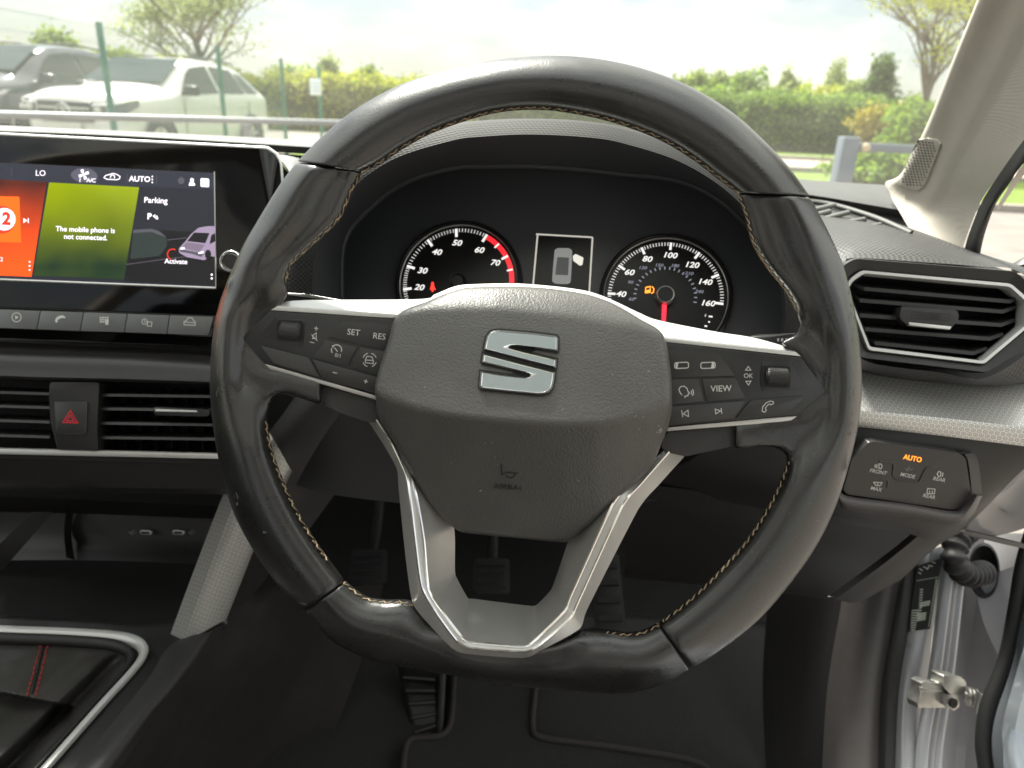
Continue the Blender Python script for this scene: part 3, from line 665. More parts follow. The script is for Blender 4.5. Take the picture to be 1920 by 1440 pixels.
def dialface(cx, cy, r, name):
    c = CL.uv(cx, cy, 0); k = CL.px(cx, cy, 0)
    def cir(rr, h, n=96): return [CL.pt(c[0]+math.cos(2*math.pi*i/n)*rr*k, c[1]+math.sin(2*math.pi*i/n)*rr*k, h) for i in range(n)]
    V, F = grid([cir(r*1.09, -.0045), cir(r*1.08, .002), cir(r*1.045, .0035), cir(r*1.02, .002), cir(r*1.005, -.001)], cu=True)
    d = mk('dial_bezel', V, F, M['gloss_edge'], clu)
    V, F = grid([cir(r*1.012, .0022), cir(r*1.004, .0028), cir(r*.994, .0024), cir(r*.99, .0010)], cu=True); mk('bezel_ring', V, F, M['silver'], d)
    f = mk('dial_face', cir(r*1.005, -.0006), [tuple(range(96))], M['gauge'], clu, False)
    return c, k, f, d
def mark(c, k, r0, r1, deg, wdt, h):
    a = R_(deg); e = Vector((math.cos(a), math.sin(a))); t = Vector((-e.y, e.x)); q = Vector(c)
    return [CL.pt(*(q+e*r0*k+t*wdt*k), h), CL.pt(*(q+e*r1*k+t*wdt*k), h), CL.pt(*(q+e*r1*k-t*wdt*k), h), CL.pt(*(q+e*r0*k-t*wdt*k), h)]
def marks(name, qs, mt, par):
    V = [v for q in qs for v in q]; return mk(name, V, [(4*i, 4*i+1, 4*i+2, 4*i+3) for i in range(len(qs))], mt, par, False, recalc=False)
def num(c, k, f, r, deg, s, hp, mt, dy=0):
    a = R_(deg); u, v = c[0]+math.cos(a)*r*k, c[1]+math.sin(a)*r*k
    q = CL.pt(u, v, 0); d = (q-CAM).dot(CF); px = 960+(q-CAM).dot(CR)/d*FPX; py = 720-(q-CAM).dot(CU)/d*FPX+dy
    text(CL, s, px, py, hp, mt, f, .0002, rot=1.5, shear=.22, bold=.022, name='numeral', sx=1.18)
# rev counter
c, k, f, d = dialface(859, 529, 109, 'rev'); f['label'] = 'rev counter face'
A = lambda v: 207-(v-10)*26.2+26.2*0       # angle of a reading (rpm in hundreds)
ang = {20: 192, 30: 166.5, 40: 131.5, 50: 99.5, 60: 66, 70: 33, 80: 2}
def lerpang(v):
    ks = sorted(ang); 
    for a, b in zip(ks, ks[1:]):
        if a <= v <= b: return ang[a]+(ang[b]-ang[a])*(v-a)/(b-a)
    return ang[20]+(20-v)*2.6
for q in [mark(c, k, 88, 104, lerpang(v), 2.4, .0002) for v in (20, 30, 40, 50, 60)]+[mark(c, k, 90, 103, lerpang(v), 2.2, .0004) for v in (70,)]+[mark(c, k, 92, 103, lerpang(v), 1.6, .0004) for v in (65, 75)]: marks('tick_mark', [q], M['tick'], f)
tag(marks('minor_ticks', [mark(c, k, 97, 104, lerpang(10+i*1), .55, .0002) for i in range(0, 50) if i % 10], M['tick'], f), kind='stuff')
V = []; n = 40
for i in range(n+1):
    a = R_(lerpang(60.6+i*19.4/n)); V += [CL.pt(c[0]+math.cos(a)*rr*k, c[1]+math.sin(a)*rr*k, .0002) for rr in (95, 104)]
mk('red_zone', V, [(2*i, 2*i+1, 2*i+3, 2*i+2) for i in range(n)], M['redzone'], f, False, recalc=False)
for v, r in ((20, 74), (30, 73), (40, 73), (50, 76), (60, 71), (70, 76)): num(c, k, f, r, lerpang(v)-(2 if v in (60,) else 0), str(v), 10.6, M['tick'])
hubm = mk('pointer_hub', *grid([[CL.pt(c[0]+math.cos(2*math.pi*i/40)*rr*k, c[1]+math.sin(2*math.pi*i/40)*rr*k, h) for i in range(40)] for rr, h in ((15, 0), (15, .005), (13.4, .006), (11.5, .0055), (10.5, .004), (.1, .004))], cu=True), M['gloss_edge'], d)
flat(CL, [(806,543),(808,537),(809,530),(811,528),(813,530),(814,537),(817,543),(812.5,543.5),(812.5,547),(809.5,547),(809.5,543.5)], M['warnred'], f, .0002, 'belt_warning_lamp')
# speedometer
c, k, f, d = dialface(1247, 556, 116, 'speed'); f['label'] = 'speedometer face'
ang = {20: 209, 40: 181, 60: 149, 80: 119, 100: 88.5, 120: 58, 140: 27.5, 160: -3.5}
def lerpang(v):
    ks = sorted(ang)
    for a, b in zip(ks, ks[1:]):
        if a <= v <= b: return ang[a]+(ang[b]-ang[a])*(v-a)/(b-a)
    return 209
for v in range(20, 161, 20): marks('tick_mark', [mark(c, k, 94, 109, lerpang(v), 2.3, .0002)], M['tick'], f)
tag(marks('minor_ticks', [mark(c, k, 102, 109, lerpang(22+i*2), .7, .0002) for i in range(69) if (i+1) % 10], M['tick'], f), kind='stuff')
for v, r in ((40, 84), (60, 84), (80, 83), (100, 83), (120, 80), (140, 79), (160, 80)): num(c, k, f, r, lerpang(v)-(2 if v > 110 else 0), str(v), 10.8, M['tick'])
kang = {60: 185, 90: 157, 120: 131, 150: 105, 180: 78, 210: 50, 240: 13}
for v in kang: num(c, k, f, 64 if v not in (90, 120) else 72, kang[v]+(4 if v in (60, 90) else 0), str(v), 6.2, M['tickdim'])
tag(marks('inner_ticks', [mark(c, k, 54, 60, 188-i*9.3, 1.3, .0002) for i in range(22)], M['tickdim'], f), kind='stuff')
flat(CL, [(1210,538),(1220,536),(1220,549),(1209,550)], M['amber'], f, .0002, 'fuel_lamp', r=.0006); strokes(CL, [[(1222,537),(1226,541),(1225,548),(1221,550)]], 2., M['amber'], f, .0002, 'fuel_lamp_hose')
flat(CL, [(1211.5,540),(1218.5,538.6),(1218.3,543),(1211.2,544)], M['gauge'], f, .00035, 'fuel_lamp_window')
mk('pointer_hub', *grid([[CL.pt(c[0]+math.cos(2*math.pi*i/40)*rr*k, c[1]+math.sin(2*math.pi*i/40)*rr*k, h) for i in range(40)] for rr, h in ((17.5, 0), (17.5, .006), (16, .0072), (14.6, .007))], cu=True), M['silver'], d)
mk('hub_cap', [CL.pt(c[0]+math.cos(2*math.pi*i/40)*14.6*k, c[1]+math.sin(2*math.pi*i/40)*14.6*k, .0062) for i in range(40)], [tuple(range(40))], M['gauge'], d, False)
prism('needle', CL, [(1241.5,571),(1250,571.5),(1246,640),(1240,640)], .003, .0045, M['needle'], d)
text(CL, 'F', 1323, 592, 5, M['tick'], f, .0002, 0); strokes(CL, [[(1329,593),(1336,594)], [(1328,603),(1331,604)], [(1321,611),(1326,612)]], 3, M['tick'], f, .0002, 'fuel_scale')
# display between the dials
lcd = flat(CL, [(1009,440),(1109,446),(1102,580),(994,574)], M['gauge'], clu, -.0008, 'display'); lcd['label'] = 'trip display'
M['lcdcar'] = emit('display_grey', (.20, .20, .19), .28); M['lcdlight'] = emit('display_light', (.62, .60, .52), .33); M['lcdframe'] = emit('display_frame', (.55, .52, .46), .25); M['lcddark'] = emit('display_dark', (.03, .03, .03), .4)
strokes(CL, [[(1005,439),(1111,445)], [(1111,445),(1103,580)], [(1008,440),(996,574)]], 3.2, M['lcdframe'], lcd, .0000, 'display_frame')
flat(CL, [(1040,468),(1046,465),(1066,465),(1073,469),(1072,500),(1070,530),(1064,533),(1041,532),(1035,528),(1037,500)], M['lcdcar'], lcd, -.0004, 'car_symbol', r=.002)
flat(CL, [(1045,482),(1067,483),(1065,516),(1041,515)], M['lcddark'], lcd, -.0002, 'car_symbol_roof', r=.001)
flat(CL, [(1074,480),(1079,476),(1094,483),(1092,497),(1087,498),(1075,489)], M['lcdlight'], lcd, -.0003, 'open_door_symbol', r=.0008)

# ================================================================ dashboard
dash = thing('dashboard', 'dark grained dashboard with a hood over the dials and hexagon relief', 'dashboard', P(1050, 800, .78))
L0 = [(540,640,.56),(528,545,.555),(545,440,.55),(600,340,.545),(700,272,.54),(832,236,.54),(900,227,.54),(993,223,.54),(1097,228,.54),(1178,242,.54),(1300,282,.535),(1420,362,.53),(1495,470,.525),(1512,560,.525),(1505,640,.53)]
L1 = [(590,640,.545),(585,550,.54),(596,460,.535),(645,370,.53),(730,302,.525),(845,264,.525),(905,256,.525),(993,252,.525),(1097,257,.525),(1170,269,.525),(1285,308,.52),(1385,378,.515),(1450,475,.51),(1472,560,.51),(1470,640,.52)]
L2 = [(640,640,.64),(640,562,.64),(646,450,.64),(703,381,.64),(767,338,.635),(850,314,.635),(910,311,.635),(993,311,.63),(1080,316,.63),(1161,325,.625),(1274,339,.62),(1365,388,.615),(1440,475,.61),(1464,560,.61),(1458,640,.61)]
LB = [(x+(x-1000)*-.10, y+(48 if 300 > y else 20), .86) for x, y, _ in L0]
LB = [(600,640,.80),(590,560,.82),(600,470,.84),(640,385,.86),(720,325,.88),(832,280,.92),(900,268,.95),(993,262,.97),(1097,268,.95),(1178,282,.92),(1290,322,.88),(1400,390,.84),(1470,480,.80),(1490,560,.78),(1488,640,.76)]
def mixl(A, B, t): return [tuple(a*(1-t)+b*t for a, b in zip(p, q)) for p, q in zip(A, B)]
lipl = mixl(L0, L1, .35); lipl = [(x, y, d-.006) for x, y, d in lipl]
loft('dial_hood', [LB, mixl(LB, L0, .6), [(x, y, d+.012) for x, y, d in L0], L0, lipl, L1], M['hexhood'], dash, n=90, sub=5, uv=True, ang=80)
loft('hood_lining', [L1, [(x, y, d+.012) for x, y, d in mixl(L1, L2, .10)], L2], M['clusterpanel'], dash, n=90, sub=4, ang=80)
tube('housing_edge', [P(x, y, d-.004) for x, y, d in L2], .0028, M['clusterpanel'], dash, n=120, seg=8)
# body of the dash behind everything
loft('fascia', [[(-160,268,1.0),(300,280,1.0),(540,292,.96),(640,330,.86),(1050,345,.86),(1460,372,.84),(1530,432,.80),(1700,452,.75),(1960,530,.70)],
                [(-160,470,.80),(300,470,.80),(540,480,.78),(640,500,.74),(1050,500,.74),(1460,520,.72),(1530,560,.70),(1700,560,.68),(1960,600,.66)],
                [(-160,680,.77),(300,680,.77),(540,690,.76),(640,700,.75),(1050,700,.74),(1460,700,.70),(1530,700,.68),(1700,700,.67),(1960,700,.66)],
                [(-160,870,.78),(300,875,.78),(470,880,.77),(640,930,.74),(1050,960,.72),(1400,905,.68),(1530,870,.665),(1700,850,.655),(1960,840,.65)]], M['plastic'], dash, n=60, sub=4)
# far shelf of the dash under the glass
loft('dash_shelf', [[(-200,226,1.16),(200,244,1.16),(560,262,1.14),(900,282,1.12),(1200,306,1.09),(1480,334,1.05),(1580,342,1.02),(1668,347,.98)],
                    [(-200,236,1.02),(200,250,1.02),(560,270,1.01),(900,292,1.0),(1200,322,.97),(1490,352,.93),(1600,366,.90),(1712,392,.86)],
                    [(-200,240,.99),(200,255,.99),(560,276,.98),(900,298,.97),(1200,330,.94),(1500,364,.90),(1600,380,.87),(1716,402,.85)],
                    [(-200,258,1.0),(200,270,1.0),(560,288,.99),(900,312,.98),(1200,342,.95),(1500,378,.91),(1600,394,.88),(1716,412,.86)]], M['dash'], dash, n=60, sub=4)
loft('shelf_gap', [[(1480,362,.915),(1600,384,.885),(1722,404,.86)], [(1490,390,.90),(1600,405,.87),(1730,438,.84)]], M['black'], dash, n=20)
# hexagon grained pad over the round vent
loft('vent_pad', [[(1500,384,.87),(1560,391,.85),(1640,406,.82),(1720,432,.78),(1830,472,.72),(1915,499,.68),(1960,520,.66)],
                  [(1505,396,.80),(1560,404,.79),(1640,424,.76),(1720,446,.73),(1830,478,.69),(1912,504,.66),(1960,530,.645)],
                  [(1520,470,.67),(1562,462,.67),(1620,460,.665),(1720,468,.655),(1830,485,.645),(1910,508,.635),(1960,540,.63)],
                  [(1540,560,.635),(1582,494,.632),(1604,484,.630),(1720,491,.626),(1830,499,.622),(1908,508,.618),(1960,560,.618)]], M['hexdash'], dash, n=60, sub=6, uv=True, ang=80)
# small demister outlet with diagonal bars
M['outletbar'] = mat('outlet_bar_grey', (.14, .14, .135), .5)
dem = thing('demister_outlet', 'small demister outlet with slanting bars at the foot of the pillar', 'air vent', P(1600, 420, .82))
DV = [P(1500, 378, .842), P(1712, 440, .742), P(1530, 424, .755), P(1690, 440, .742)]
loft('outlet_base', [[(1495,379,.862),(1560,388,.842),(1620,404,.812),(1664,424,.79)], [(1520,420,.752),(1560,422,.752),(1620,429,.748),(1664,430,.76)]], M['black'], dem, n=20)
tube('outlet_rim', [P(1500,376,.848),P(1560,384,.832),(P(1640,408,.792)),P(1708,437,.752)], .0035, M['dash'], dem, n=24, sq=.7)
for i, (a, b) in enumerate((((1512,397),(1566,384)),((1535,402),(1556,396)),((1540,412),(1592,398)),((1572,421),(1622,411)),((1622,428),(1652,421)))):
    tube('outlet_bar', [P(*a, .795-.006*i), P((a[0]+b[0])/2, (a[1]+b[1])/2, .795-.006*i), P(*b, .80-.006*i)], .0032, M['outletbar'], dem, sq=.6)

# round-cornered air vent by the door
VF = Fr(P(1750, 590, .605), CR*.97+CF*-.10, CU)
vent = thing('air_vent', 'chrome-edged eight-sided air vent between the wheel and the door', 'air vent', P(1750, 660, .62))
VO = [(1568,545),(1580,493),(1602,482),(1905,506),(1960,556),(1960,640),(1850,700),(1612,672)]
VI = [(1584,542),(1594,522),(1616,506),(1896,531),(1932,562),(1930,612),(1846,683),(1628,657)]
ring('surround', VF, VO, VI, -.02, .004, M['plastic'], vent, r=.004, bev=.004, hin=.000)
VI2 = [(1590,543),(1600,527),(1621,513),(1893,538),(1924,566),(1922,610),(1842,676),(1632,650)]
ring('chrome_ring', VF, VI, VI2, -.012, .0022, M['silver_lt'], vent, r=.003, bev=.0012)
flat(VF, VI, M['black'], vent, -.045, 'duct')
ring('throat', VF, VI2, [(1605,548),(1612,534),(1628,523),(1888,546),(1914,570),(1912,606),(1838,668),(1638,643)], -.044, -.004, M['black'], vent, hin=-.03)
for a, b, c_ in (((1598,529),(1620,538),(1893,562)), ((1598,547),(1612,560),(1880,581)), ((1600,576),(1612,588),(1877,606)), ((1608,606),(1622,614),(1855,632)), ((1628,634),(1640,640),(1825,659))):
    e = (c_[0]+26, c_[1]-9)
    p0 = [VF.at(*a, -.010), VF.at(*b, -.004), VF.at(*c_, -.004), VF.at(*e, -.009)]
    p1 = [q - VF.v*.0031 for q in p0]; bk = [q - VF.n*.022 + VF.v*.0065 for q in p0]; bk2 = [q - VF.v*.002 for q in bk]
    V, F = grid([p0, p1, bk2, bk], cv=True); mk('slat', V, F, M['plastic'], vent, True, 30)
tabp = [(1690,574),(1794,581),(1798,586),(1797,600),(1783,616),(1702,609),(1687,597)]
tab = prism('slider_tab', VF, tabp, -.012, .004, M['plastic_soft'], vent, bev=.002, r=.0015)
prism('tab_chrome', VF, [(1704,604),(1785,612),(1782,618),(1705,610)], .001, .0055, M['silver_lt'], tab, bev=.0005)
strokes(VF, [[(1709,584),(1780,589),(1779,602),(1709,597),(1709,584)], [(1719,585),(1719,598)], [(1765,588),(1764,600)]], .9, M['darkprint'], tab, .0042, 'tab_marks')
tag(strokes(VF, [[(1722+i*3.2, 586+i*.2), (1721.6+i*3.2, 598+i*.2)] for i in range(13)], 1.1, M['darkprint'], tab, .0042, 'tab_ribs'), kind='stuff')
text(VF, '0', 1714, 590, 6, M['darkprint'], tab, .0042, 4); text(VF, 'I', 1772, 595, 6, M['darkprint'], tab, .0042, 4)
loft('vent_underside', [[(1596,660,.612),(1640,682,.606),(1760,698,.598),(1850,708,.594),(1960,640,.592)], [(1600,680,.63),(1640,700,.63),(1760,716,.625),(1872,722,.62),(1970,690,.61)], [(1600,690,.66),(1640,704,.66),(1760,718,.655),(1880,722,.65),(1970,720,.65)]], M['hexdash'], vent, n=40, sub=4, uv=True, ang=80)
# silver trim strip
loft('trim_strip', [[(1380,650,.66),(1620,684,.65),(1780,706,.643),(1970,724,.637)], [(1380,720,.635),(1620,740,.622),(1780,760,.617),(1970,782,.611)], [(1380,752,.622),(1618,770,.607),(1780,785,.603),(1970,806,.599)]], M['hexsilver'], dash, n=50, sub=5, uv=True, ang=80)
loft('trim_strip_edge', [[(1380,752,.622),(1618,770,.607),(1780,785,.603),(1970,806,.599)], [(1380,756,.6215),(1618,774,.6065),(1780,789.5,.6025),(1970,811,.5985)], [(1380,780,.63),(1613,801,.614),(1780,819,.610),(1970,843,.606)]], M['hexsilver'], dash, n=50, uv=True, ang=80)
# knee panels
knee = thing('knee_panel', 'dark grey knee panel under the silver trim strip beside the door', 'trim panel', P(1700, 1000, .63))
loft('upper_panel', [[(1380,782,.64),(1612,802,.622),(1780,820,.617),(1905,836,.612),(1960,845,.612)], [(1300,860,.66),(1560,905,.625),(1700,900,.622),(1820,905,.625),(1905,893,.63)], [(1200,900,.70),(1540,950,.640),(1700,975,.632),(1790,985,.640),(1850,950,.65)], [(1230,915,.70),(1540,975,.650),(1700,1000,.645),(1745,1015,.65),(1800,997,.66)]], M['plastic'], knee, n=50, sub=4)
loft('lower_panel', [[(1180,905,.70),(1400,930,.668),(1580,950,.650),(1738,976,.640)], [(1180,980,.73),(1400,1010,.695),(1560,1030,.675),(1660,1040,.665)], [(1170,1075,.80),(1380,1098,.77),(1480,1109,.755),(1552,1118,.74)], [(1170,1082,.84),(1380,1100,.82),(1480,1108,.80),(1552,1112,.79)]], M['plastic'], knee, n=40, sub=4)
loft('side_panel', [[(1748,983,.655),(1800,997,.668),(1812,990,.675)], [(1664,1052,.685),(1720,1040,.69),(1760,1022,.70)], [(1566,1124,.755),(1610,1128,.75),(1690,1086,.74)]], M['plastic'], knee, n=24, sub=4)
loft('panel_gap', [[(1790,985,.69),(1600,1125,.79)], [(1700,970,.672),(1500,1108,.785)]], M['black'], knee, n=8)
# light switch panel
SW = Fr(P(1705, 895, .612), P(1820, 905, .618)-P(1590, 885, .612), P(1705, 840, .606)-P(1705, 950, .624))
M['ledge'] = mat('ledge_plastic', (.075, .068, .066), .5, bump=('grain', 900, .35, .0002))
swp = thing('light_switch_panel', 'dark touch panel for the lights with an orange AUTO lamp', 'switch panel', P(1705, 960, .63))
SP = [(1581,919),(1597,862),(1629,829),(1640,828),(1800,850),(1811,860),(1821,926),(1797,953),(1781,955),(1590,927)]
prism('panel_face', SW, SP, -.006, .0022, M['button'], swp, bev=.0008, r=.001)
loft('ledge', [[SW.at(x, y, .001) for x, y in ((1574,918),(1592,930),(1700,944),(1785,958),(1803,950),(1826,926))], [SW.at(x, y, .0075) for x, y in ((1574,926),(1590,938),(1700,952),(1788,967),(1810,958),(1832,928))], [SW.at(x, y, .0065) for x, y in ((1574,936),(1590,948),(1700,962),(1790,976),(1814,964),(1836,930))], [SW.at(x, y, -.006) for x, y in ((1574,944),(1590,957),(1700,971),(1790,985),(1822,968),(1842,930))]], M['ledge'], swp, n=40, sub=4, ang=70)
loft('shadow_side', [[SW.at(x, y, .001) for x, y in ((1798,848),(1814,860),(1823,926))], [SW.at(x, y, -.006) for x, y in ((1810,846),(1832,858),(1842,926))]], M['plastic'], swp, n=16)
text(SW, 'AUTO', 1712, 860, 9.5, M['amber'], swp, .0024, 6, shear=-.2, bold=.02, sx=.95, name='auto_lamp')
for s, x, y in (('FRONT', 1647, 885), ('MODE', 1702, 892), ('REAR', 1761, 899), ('MAX', 1643, 917), ('REAR', 1742, 931)): text(SW, s, x, y, 7.2, M['print'], swp, .0024, 6, bold=.006)
strokes(SW, [[(1644,870),(1644,878)], [(1641,871),(1641,877)]], 1.6, M['print'], swp, .0024); strokes(SW, [[(1648,870),(1652,870),(1654,874),(1652,879),(1648,878),(1648,870)]], 1.5, M['print'], swp, .0024)
strokes(SW, [arc(1704,882,4,0,180,6)+[(1704,882)], [(1704,876),(1704,874)], [(1698,879),(1696,878)], [(1710,880),(1712,879)]], 1.4, M['dimprint'], swp, .0024)
strokes(SW, [[(1760,884),(1764,885),(1764,893),(1760,893),(1757,889),(1760,884)], [(1768,886),(1767,894)]], 1.5, M['print'], swp, .0024)
strokes(SW, [[(1638,904),(1654,905),(1650,911),(1642,910),(1638,904)], [(1646,906),(1646,909)]], 1.5, M['print'], swp, .0024); strokes(SW, [[(1739,916),(1753,917),(1752,926),(1738,925),(1739,916)], [(1743,920),(1743,924)], [(1748,920),(1748,925)]], 1.5, M['print'], swp, .0024)
tube('key_edge', [SW.at(x, y, .0022) for x, y in ((1648,864),(1670,867),(1675,872),(1677,896),(1718,904),(1724,901),(1738,877),(1762,878))], .0008, M['button'], swp, n=60)
tube('key_edge', [SW.at(x, y, .0022) for x, y in ((1678,897.5),(1698,901),(1718,904.5))], .00085, M['plastic_soft'], swp, n=12)
tube('key_edge', [SW.at(x, y, .0022) for x, y in ((1650,898),(1662,900),(1664,904),(1663,914))], .0007, M['button'], swp, n=16)
# ================================================================ infotainment screen
SC = frontal(260, 430, .655)
scr = thing('infotainment_screen', 'glossy black touchscreen showing a mobile phone message, left of the wheel', 'touchscreen', P(200, 660, .68))
HO = [(-330,236),(492,279),(512,284),(524,302),(527,345),(505,470),(455,610),(440,652),(-330,625)]
prism('housing', SC, HO, -.030, -.0005, M['gloss'], scr, bev=.0015, r=.004)
tube('top_edge', [SC.at(x, y, -.004) for x, y in ((-330,236),(0,253),(250,266),(480,278),(500,280),(515,287),(524,302),(527,345),(521,385))], .0022, M['silver_lt'], scr, n=70, seg=8)
def gradmat(name, c1, c2, s, axis, lo, hi):
    """a picture on the display: two colours blended along one direction"""
    m, t, b, l = newmat(name); co = N(t, 'NewGeometry'); dp = N(t, 'VectorMath', operation='DOT_PRODUCT'); l(co.outputs['Position'], dp.inputs[0]); dp.inputs[1].default_value = axis
    mr = N(t, 'MapRange'); mr.inputs['From Min'].default_value = lo; mr.inputs['From Max'].default_value = hi; l(dp.outputs['Value'], mr.inputs[0])
    nz = N(t, 'TexNoise', Scale=28.0, Detail=1.0); l(co.outputs['Position'], nz.inputs['Vector'])
    ad = N(t, 'Math', operation='MULTIPLY_ADD'); l(nz.outputs[0], ad.inputs[0]); ad.inputs[1].default_value = .35; l(mr.outputs[0], ad.inputs[2])
    sb = N(t, 'Math', operation='SUBTRACT'); l(ad.outputs[0], sb.inputs[0]); sb.inputs[1].default_value = .17; sb.use_clamp = True
    mxn = N(t, 'Mix', data_type='RGBA'); l(sb.outputs[0], mxn.inputs[0]); mxn.inputs['A'].default_value = (*c1, 1); mxn.inputs['B'].default_value = (*c2, 1)
    b.inputs['Base Color'].default_value = (.004, .004, .004, 1); b.inputs['Roughness'].default_value = .12; l(mxn.outputs['Result'], b.inputs['Emission Color']); b.inputs['Emission Strength'].default_value = s
    return m
def dotv(px, py): return SC.at(px, py, 0).dot(CU)
M['scrbg'] = emit('screen_navy', (.010, .011, .017), 0.50); M['scrbar'] = emit('screen_bar', (.016, .018, .028), 0.50)
M['scrgreen'] = gradmat('screen_green', (.012, .028, .014), (.20, .25, .002), .47, CU, dotv(150, 500), dotv(200, 350))
M['scrred'] = gradmat('screen_red', (.95, .085, .012), (.07, .018, .014), .42, CU, dotv(30, 500), dotv(30, 345)); M['scrorange'] = emit('screen_orange', (1., .11, .004), 0.47)
M['scrwhite'] = emit('screen_white', (.90, .84, .90), 0.47); M['scrmauve'] = emit('screen_mauve', (.36, .28, .40), 0.30); M['scrgrey'] = emit('screen_grey', (.085, .08, .10), 0.33); M['scrdark'] = emit('screen_dark', (.004, .004, .006), 0.33); M['scrpill'] = emit('screen_pill', (.085, .08, .11), 0.39)
M['scrlogo'] = emit('screen_logo_red', (.55, .03, .01), 0.44); M['scrteal'] = emit('screen_teal', (.02, .03, .028), 0.39)
M['scrgrey2'] = emit('screen_bonnet', (.22, .17, .24), .30)
dsp = flat(SC, [(-330,288),(402,324),(405,538),(-330,510)], M['scrbg'], scr, .0003, 'display'); dsp['label'] = 'lit display area'
tube('display_edge', [SC.at(x, y, .0006) for x, y in ((-330,511),(0,524),(405,540))], .0011, M['silver_lt'], scr, n=30, seg=6)
tube('display_edge', [SC.at(x, y, .0004) for x, y in ((402,322),(405,538))], .0006, M['silver'], scr, n=4, seg=6)
flat(SC, [(-330,290),(402,325),(402,356),(-330,326)], M['scrbar'], dsp, .0005, 'status_bar')
card = flat(SC, [(92,342),(261,351),(232,524),(62,517)], M['scrgreen'], dsp, .0006, 'message_card', r=.001); card['label'] = 'green message card'
text(SC, 'The mobile phone is', 160, 431, 9.4, M['scrwhite'], card, .0009, 2, bold=.012); text(SC, 'not connected.', 160.5, 445, 9.4, M['scrwhite'], card, .0009, 2, bold=.012)
red = flat(SC, [(-330,320),(88,341),(59,519),(-330,503)], M['scrred'], dsp, .0006, 'radio_card'); red['label'] = 'orange radio card'
flat(SC, [(-200,362),(36,369),(40,455),(-200,449)], M['scrorange'], red, .0008, 'station_tile')
flat(SC, arc(3,412,26,0,360,30), M['scrlogo'], red, .0010, 'station_disc'); flat(SC, arc(8,411,21,0,360,30), M['scrwhite'], red, .0012, 'station_disc'); text(SC, '2', 12, 411, 22, M['scrlogo'], red, .0014, 3, bold=.05)
text(SC, '2', 3, 486.5, 8, M['scrwhite'], red, .0009, 2)
flat(SC, [(44,409),(51,413.5),(44,418)], M['scrwhite'], red, .0009, 'skip_symbol'); strokes(SC, [[(53,409),(53,418)]], 1.6, M['scrwhite'], red, .0009, 'skip_symbol')
for y in (491, 498.5, 506): flat(SC, arc(55.5,y,1.6,0,360,8), M['scrwhite'], red, .0009, 'dot')
text(SC, 'LO', 76, 325, 10.5, M['scrwhite'], dsp, .0009, 2); strokes(SC, [[(22,314),(22,331)]], 1.2, M['scrgrey'], dsp, .0009, 'divider')
flat(SC, [(145,315),(170,316),(183,326),(183,337),(170,343),(145,341),(133,332),(133,324)], M['scrpill'], dsp, .0008, 'pill', r=.006)
for i in range(4):
    a = i*90+20; flat(SC, [(157,327)]+[(157+math.cos(R_(a+b_))*r_, 327-math.sin(R_(a+b_))*r_) for b_, r_ in ((-22,6),(-15,10),(15,10.5),(30,6))], M['scrwhite'], dsp, .0010+1e-5*i, 'fan_symbol')
text(SC, 'A/C', 171, 338.5, 7.5, M['scrwhite'], dsp, .0011, 3, bold=.015); text(SC, '1', 150, 338, 7.5, M['scrwhite'], dsp, .0011, 3, bold=.015)
strokes(SC, [[(195,333),(198,329),(206,327),(212,325),(219,327),(225,331),(224,335),(219,337),(200,336),(195,333)], arc(211,332,4,-30,200,7)], 1.6, M['scrwhite'], dsp, .0010, 'recirculation_symbol')
text(SC, 'AUTO', 262, 336, 10, M['scrwhite'], dsp, .0010, 2, bold=.02)
for y in (331, 336.5, 342): flat(SC, arc(285.5,y,1.5,0,360,8), M['scrwhite'], dsp, .0010, 'dot')
strokes(SC, [[(238.5,325),(238.5,343)], [(293.5,329),(293.5,346)]], 1.2, M['scrgrey'], dsp, .0010, 'divider')
flat(SC, arc(340,339,6.5,0,360,18), M['scrgrey'], dsp, .0010, 'globe_symbol'); flat(SC, [(354,346),(356,341),(363,341),(366,346),(365,348),(354,348)], M['scrwhite'], dsp, .0010, 'person_symbol', r=.0004); flat(SC, arc(360,337.5,3.6,0,360,12), M['scrwhite'], dsp, .0010, 'person_symbol')
flat(SC, [(376,334),(392,335),(392,351),(376,350)], M['scrwhite'], dsp, .0010, 'menu_symbol', r=.001); strokes(SC, [[(379.5,339),(389,339.5)], [(379.5,343),(389,343.5)], [(379.5,347),(389,347.5)]], 1.4, M['scrgrey'], dsp, .0012, 'menu_lines')
pk = flat(SC, [(250,430),(403,436),(404,536),(233,527)], M['scrdark'], dsp, .0006, 'parking_view'); pk['label'] = 'parking picture'
text(SC, 'Parking', 292, 376, 10.5, M['scrwhite'], dsp, .0010, 2, bold=.012); text(SC, 'P', 280, 406, 11, M['scrwhite'], dsp, .0010, 2, bold=.03)
flat(SC, [(286,405),(291,402),(292,410)], M['scrwhite'], dsp, .0010, 'sensor_symbol'); flat(SC, [(292,411),(294,403),(297,411)], M['scrwhite'], dsp, .0011, 'sensor_symbol')
flat(SC, [(250,430),(285,428),(300,433),(312,444),(314,460),(300,480),(244,486)], M['scrteal'], pk, .0008, 'grey_car_picture', r=.002); flat(SC, [(250,431),(284,429),(299,434),(311,444),(300,441),(284,435),(249,437)], M['scrgrey'], pk, .0009, 'grey_car_picture')
flat(SC, [(335,466),(348,452),(357,440),(372,427),(390,424),(404,424),(404,482),(394,480),(383,488),(350,482),(336,474)], M['scrmauve'], pk, .0009, 'silver_car_picture', r=.001)
flat(SC, [(351,452),(364,436),(393,437),(385,456)], M['scrdark'], pk, .0011, 'silver_car_glass', r=.0008); flat(SC, [(396,441),(403,437),(404,452),(393,458)], M['scrdark'], pk, .0011, 'silver_car_glass')
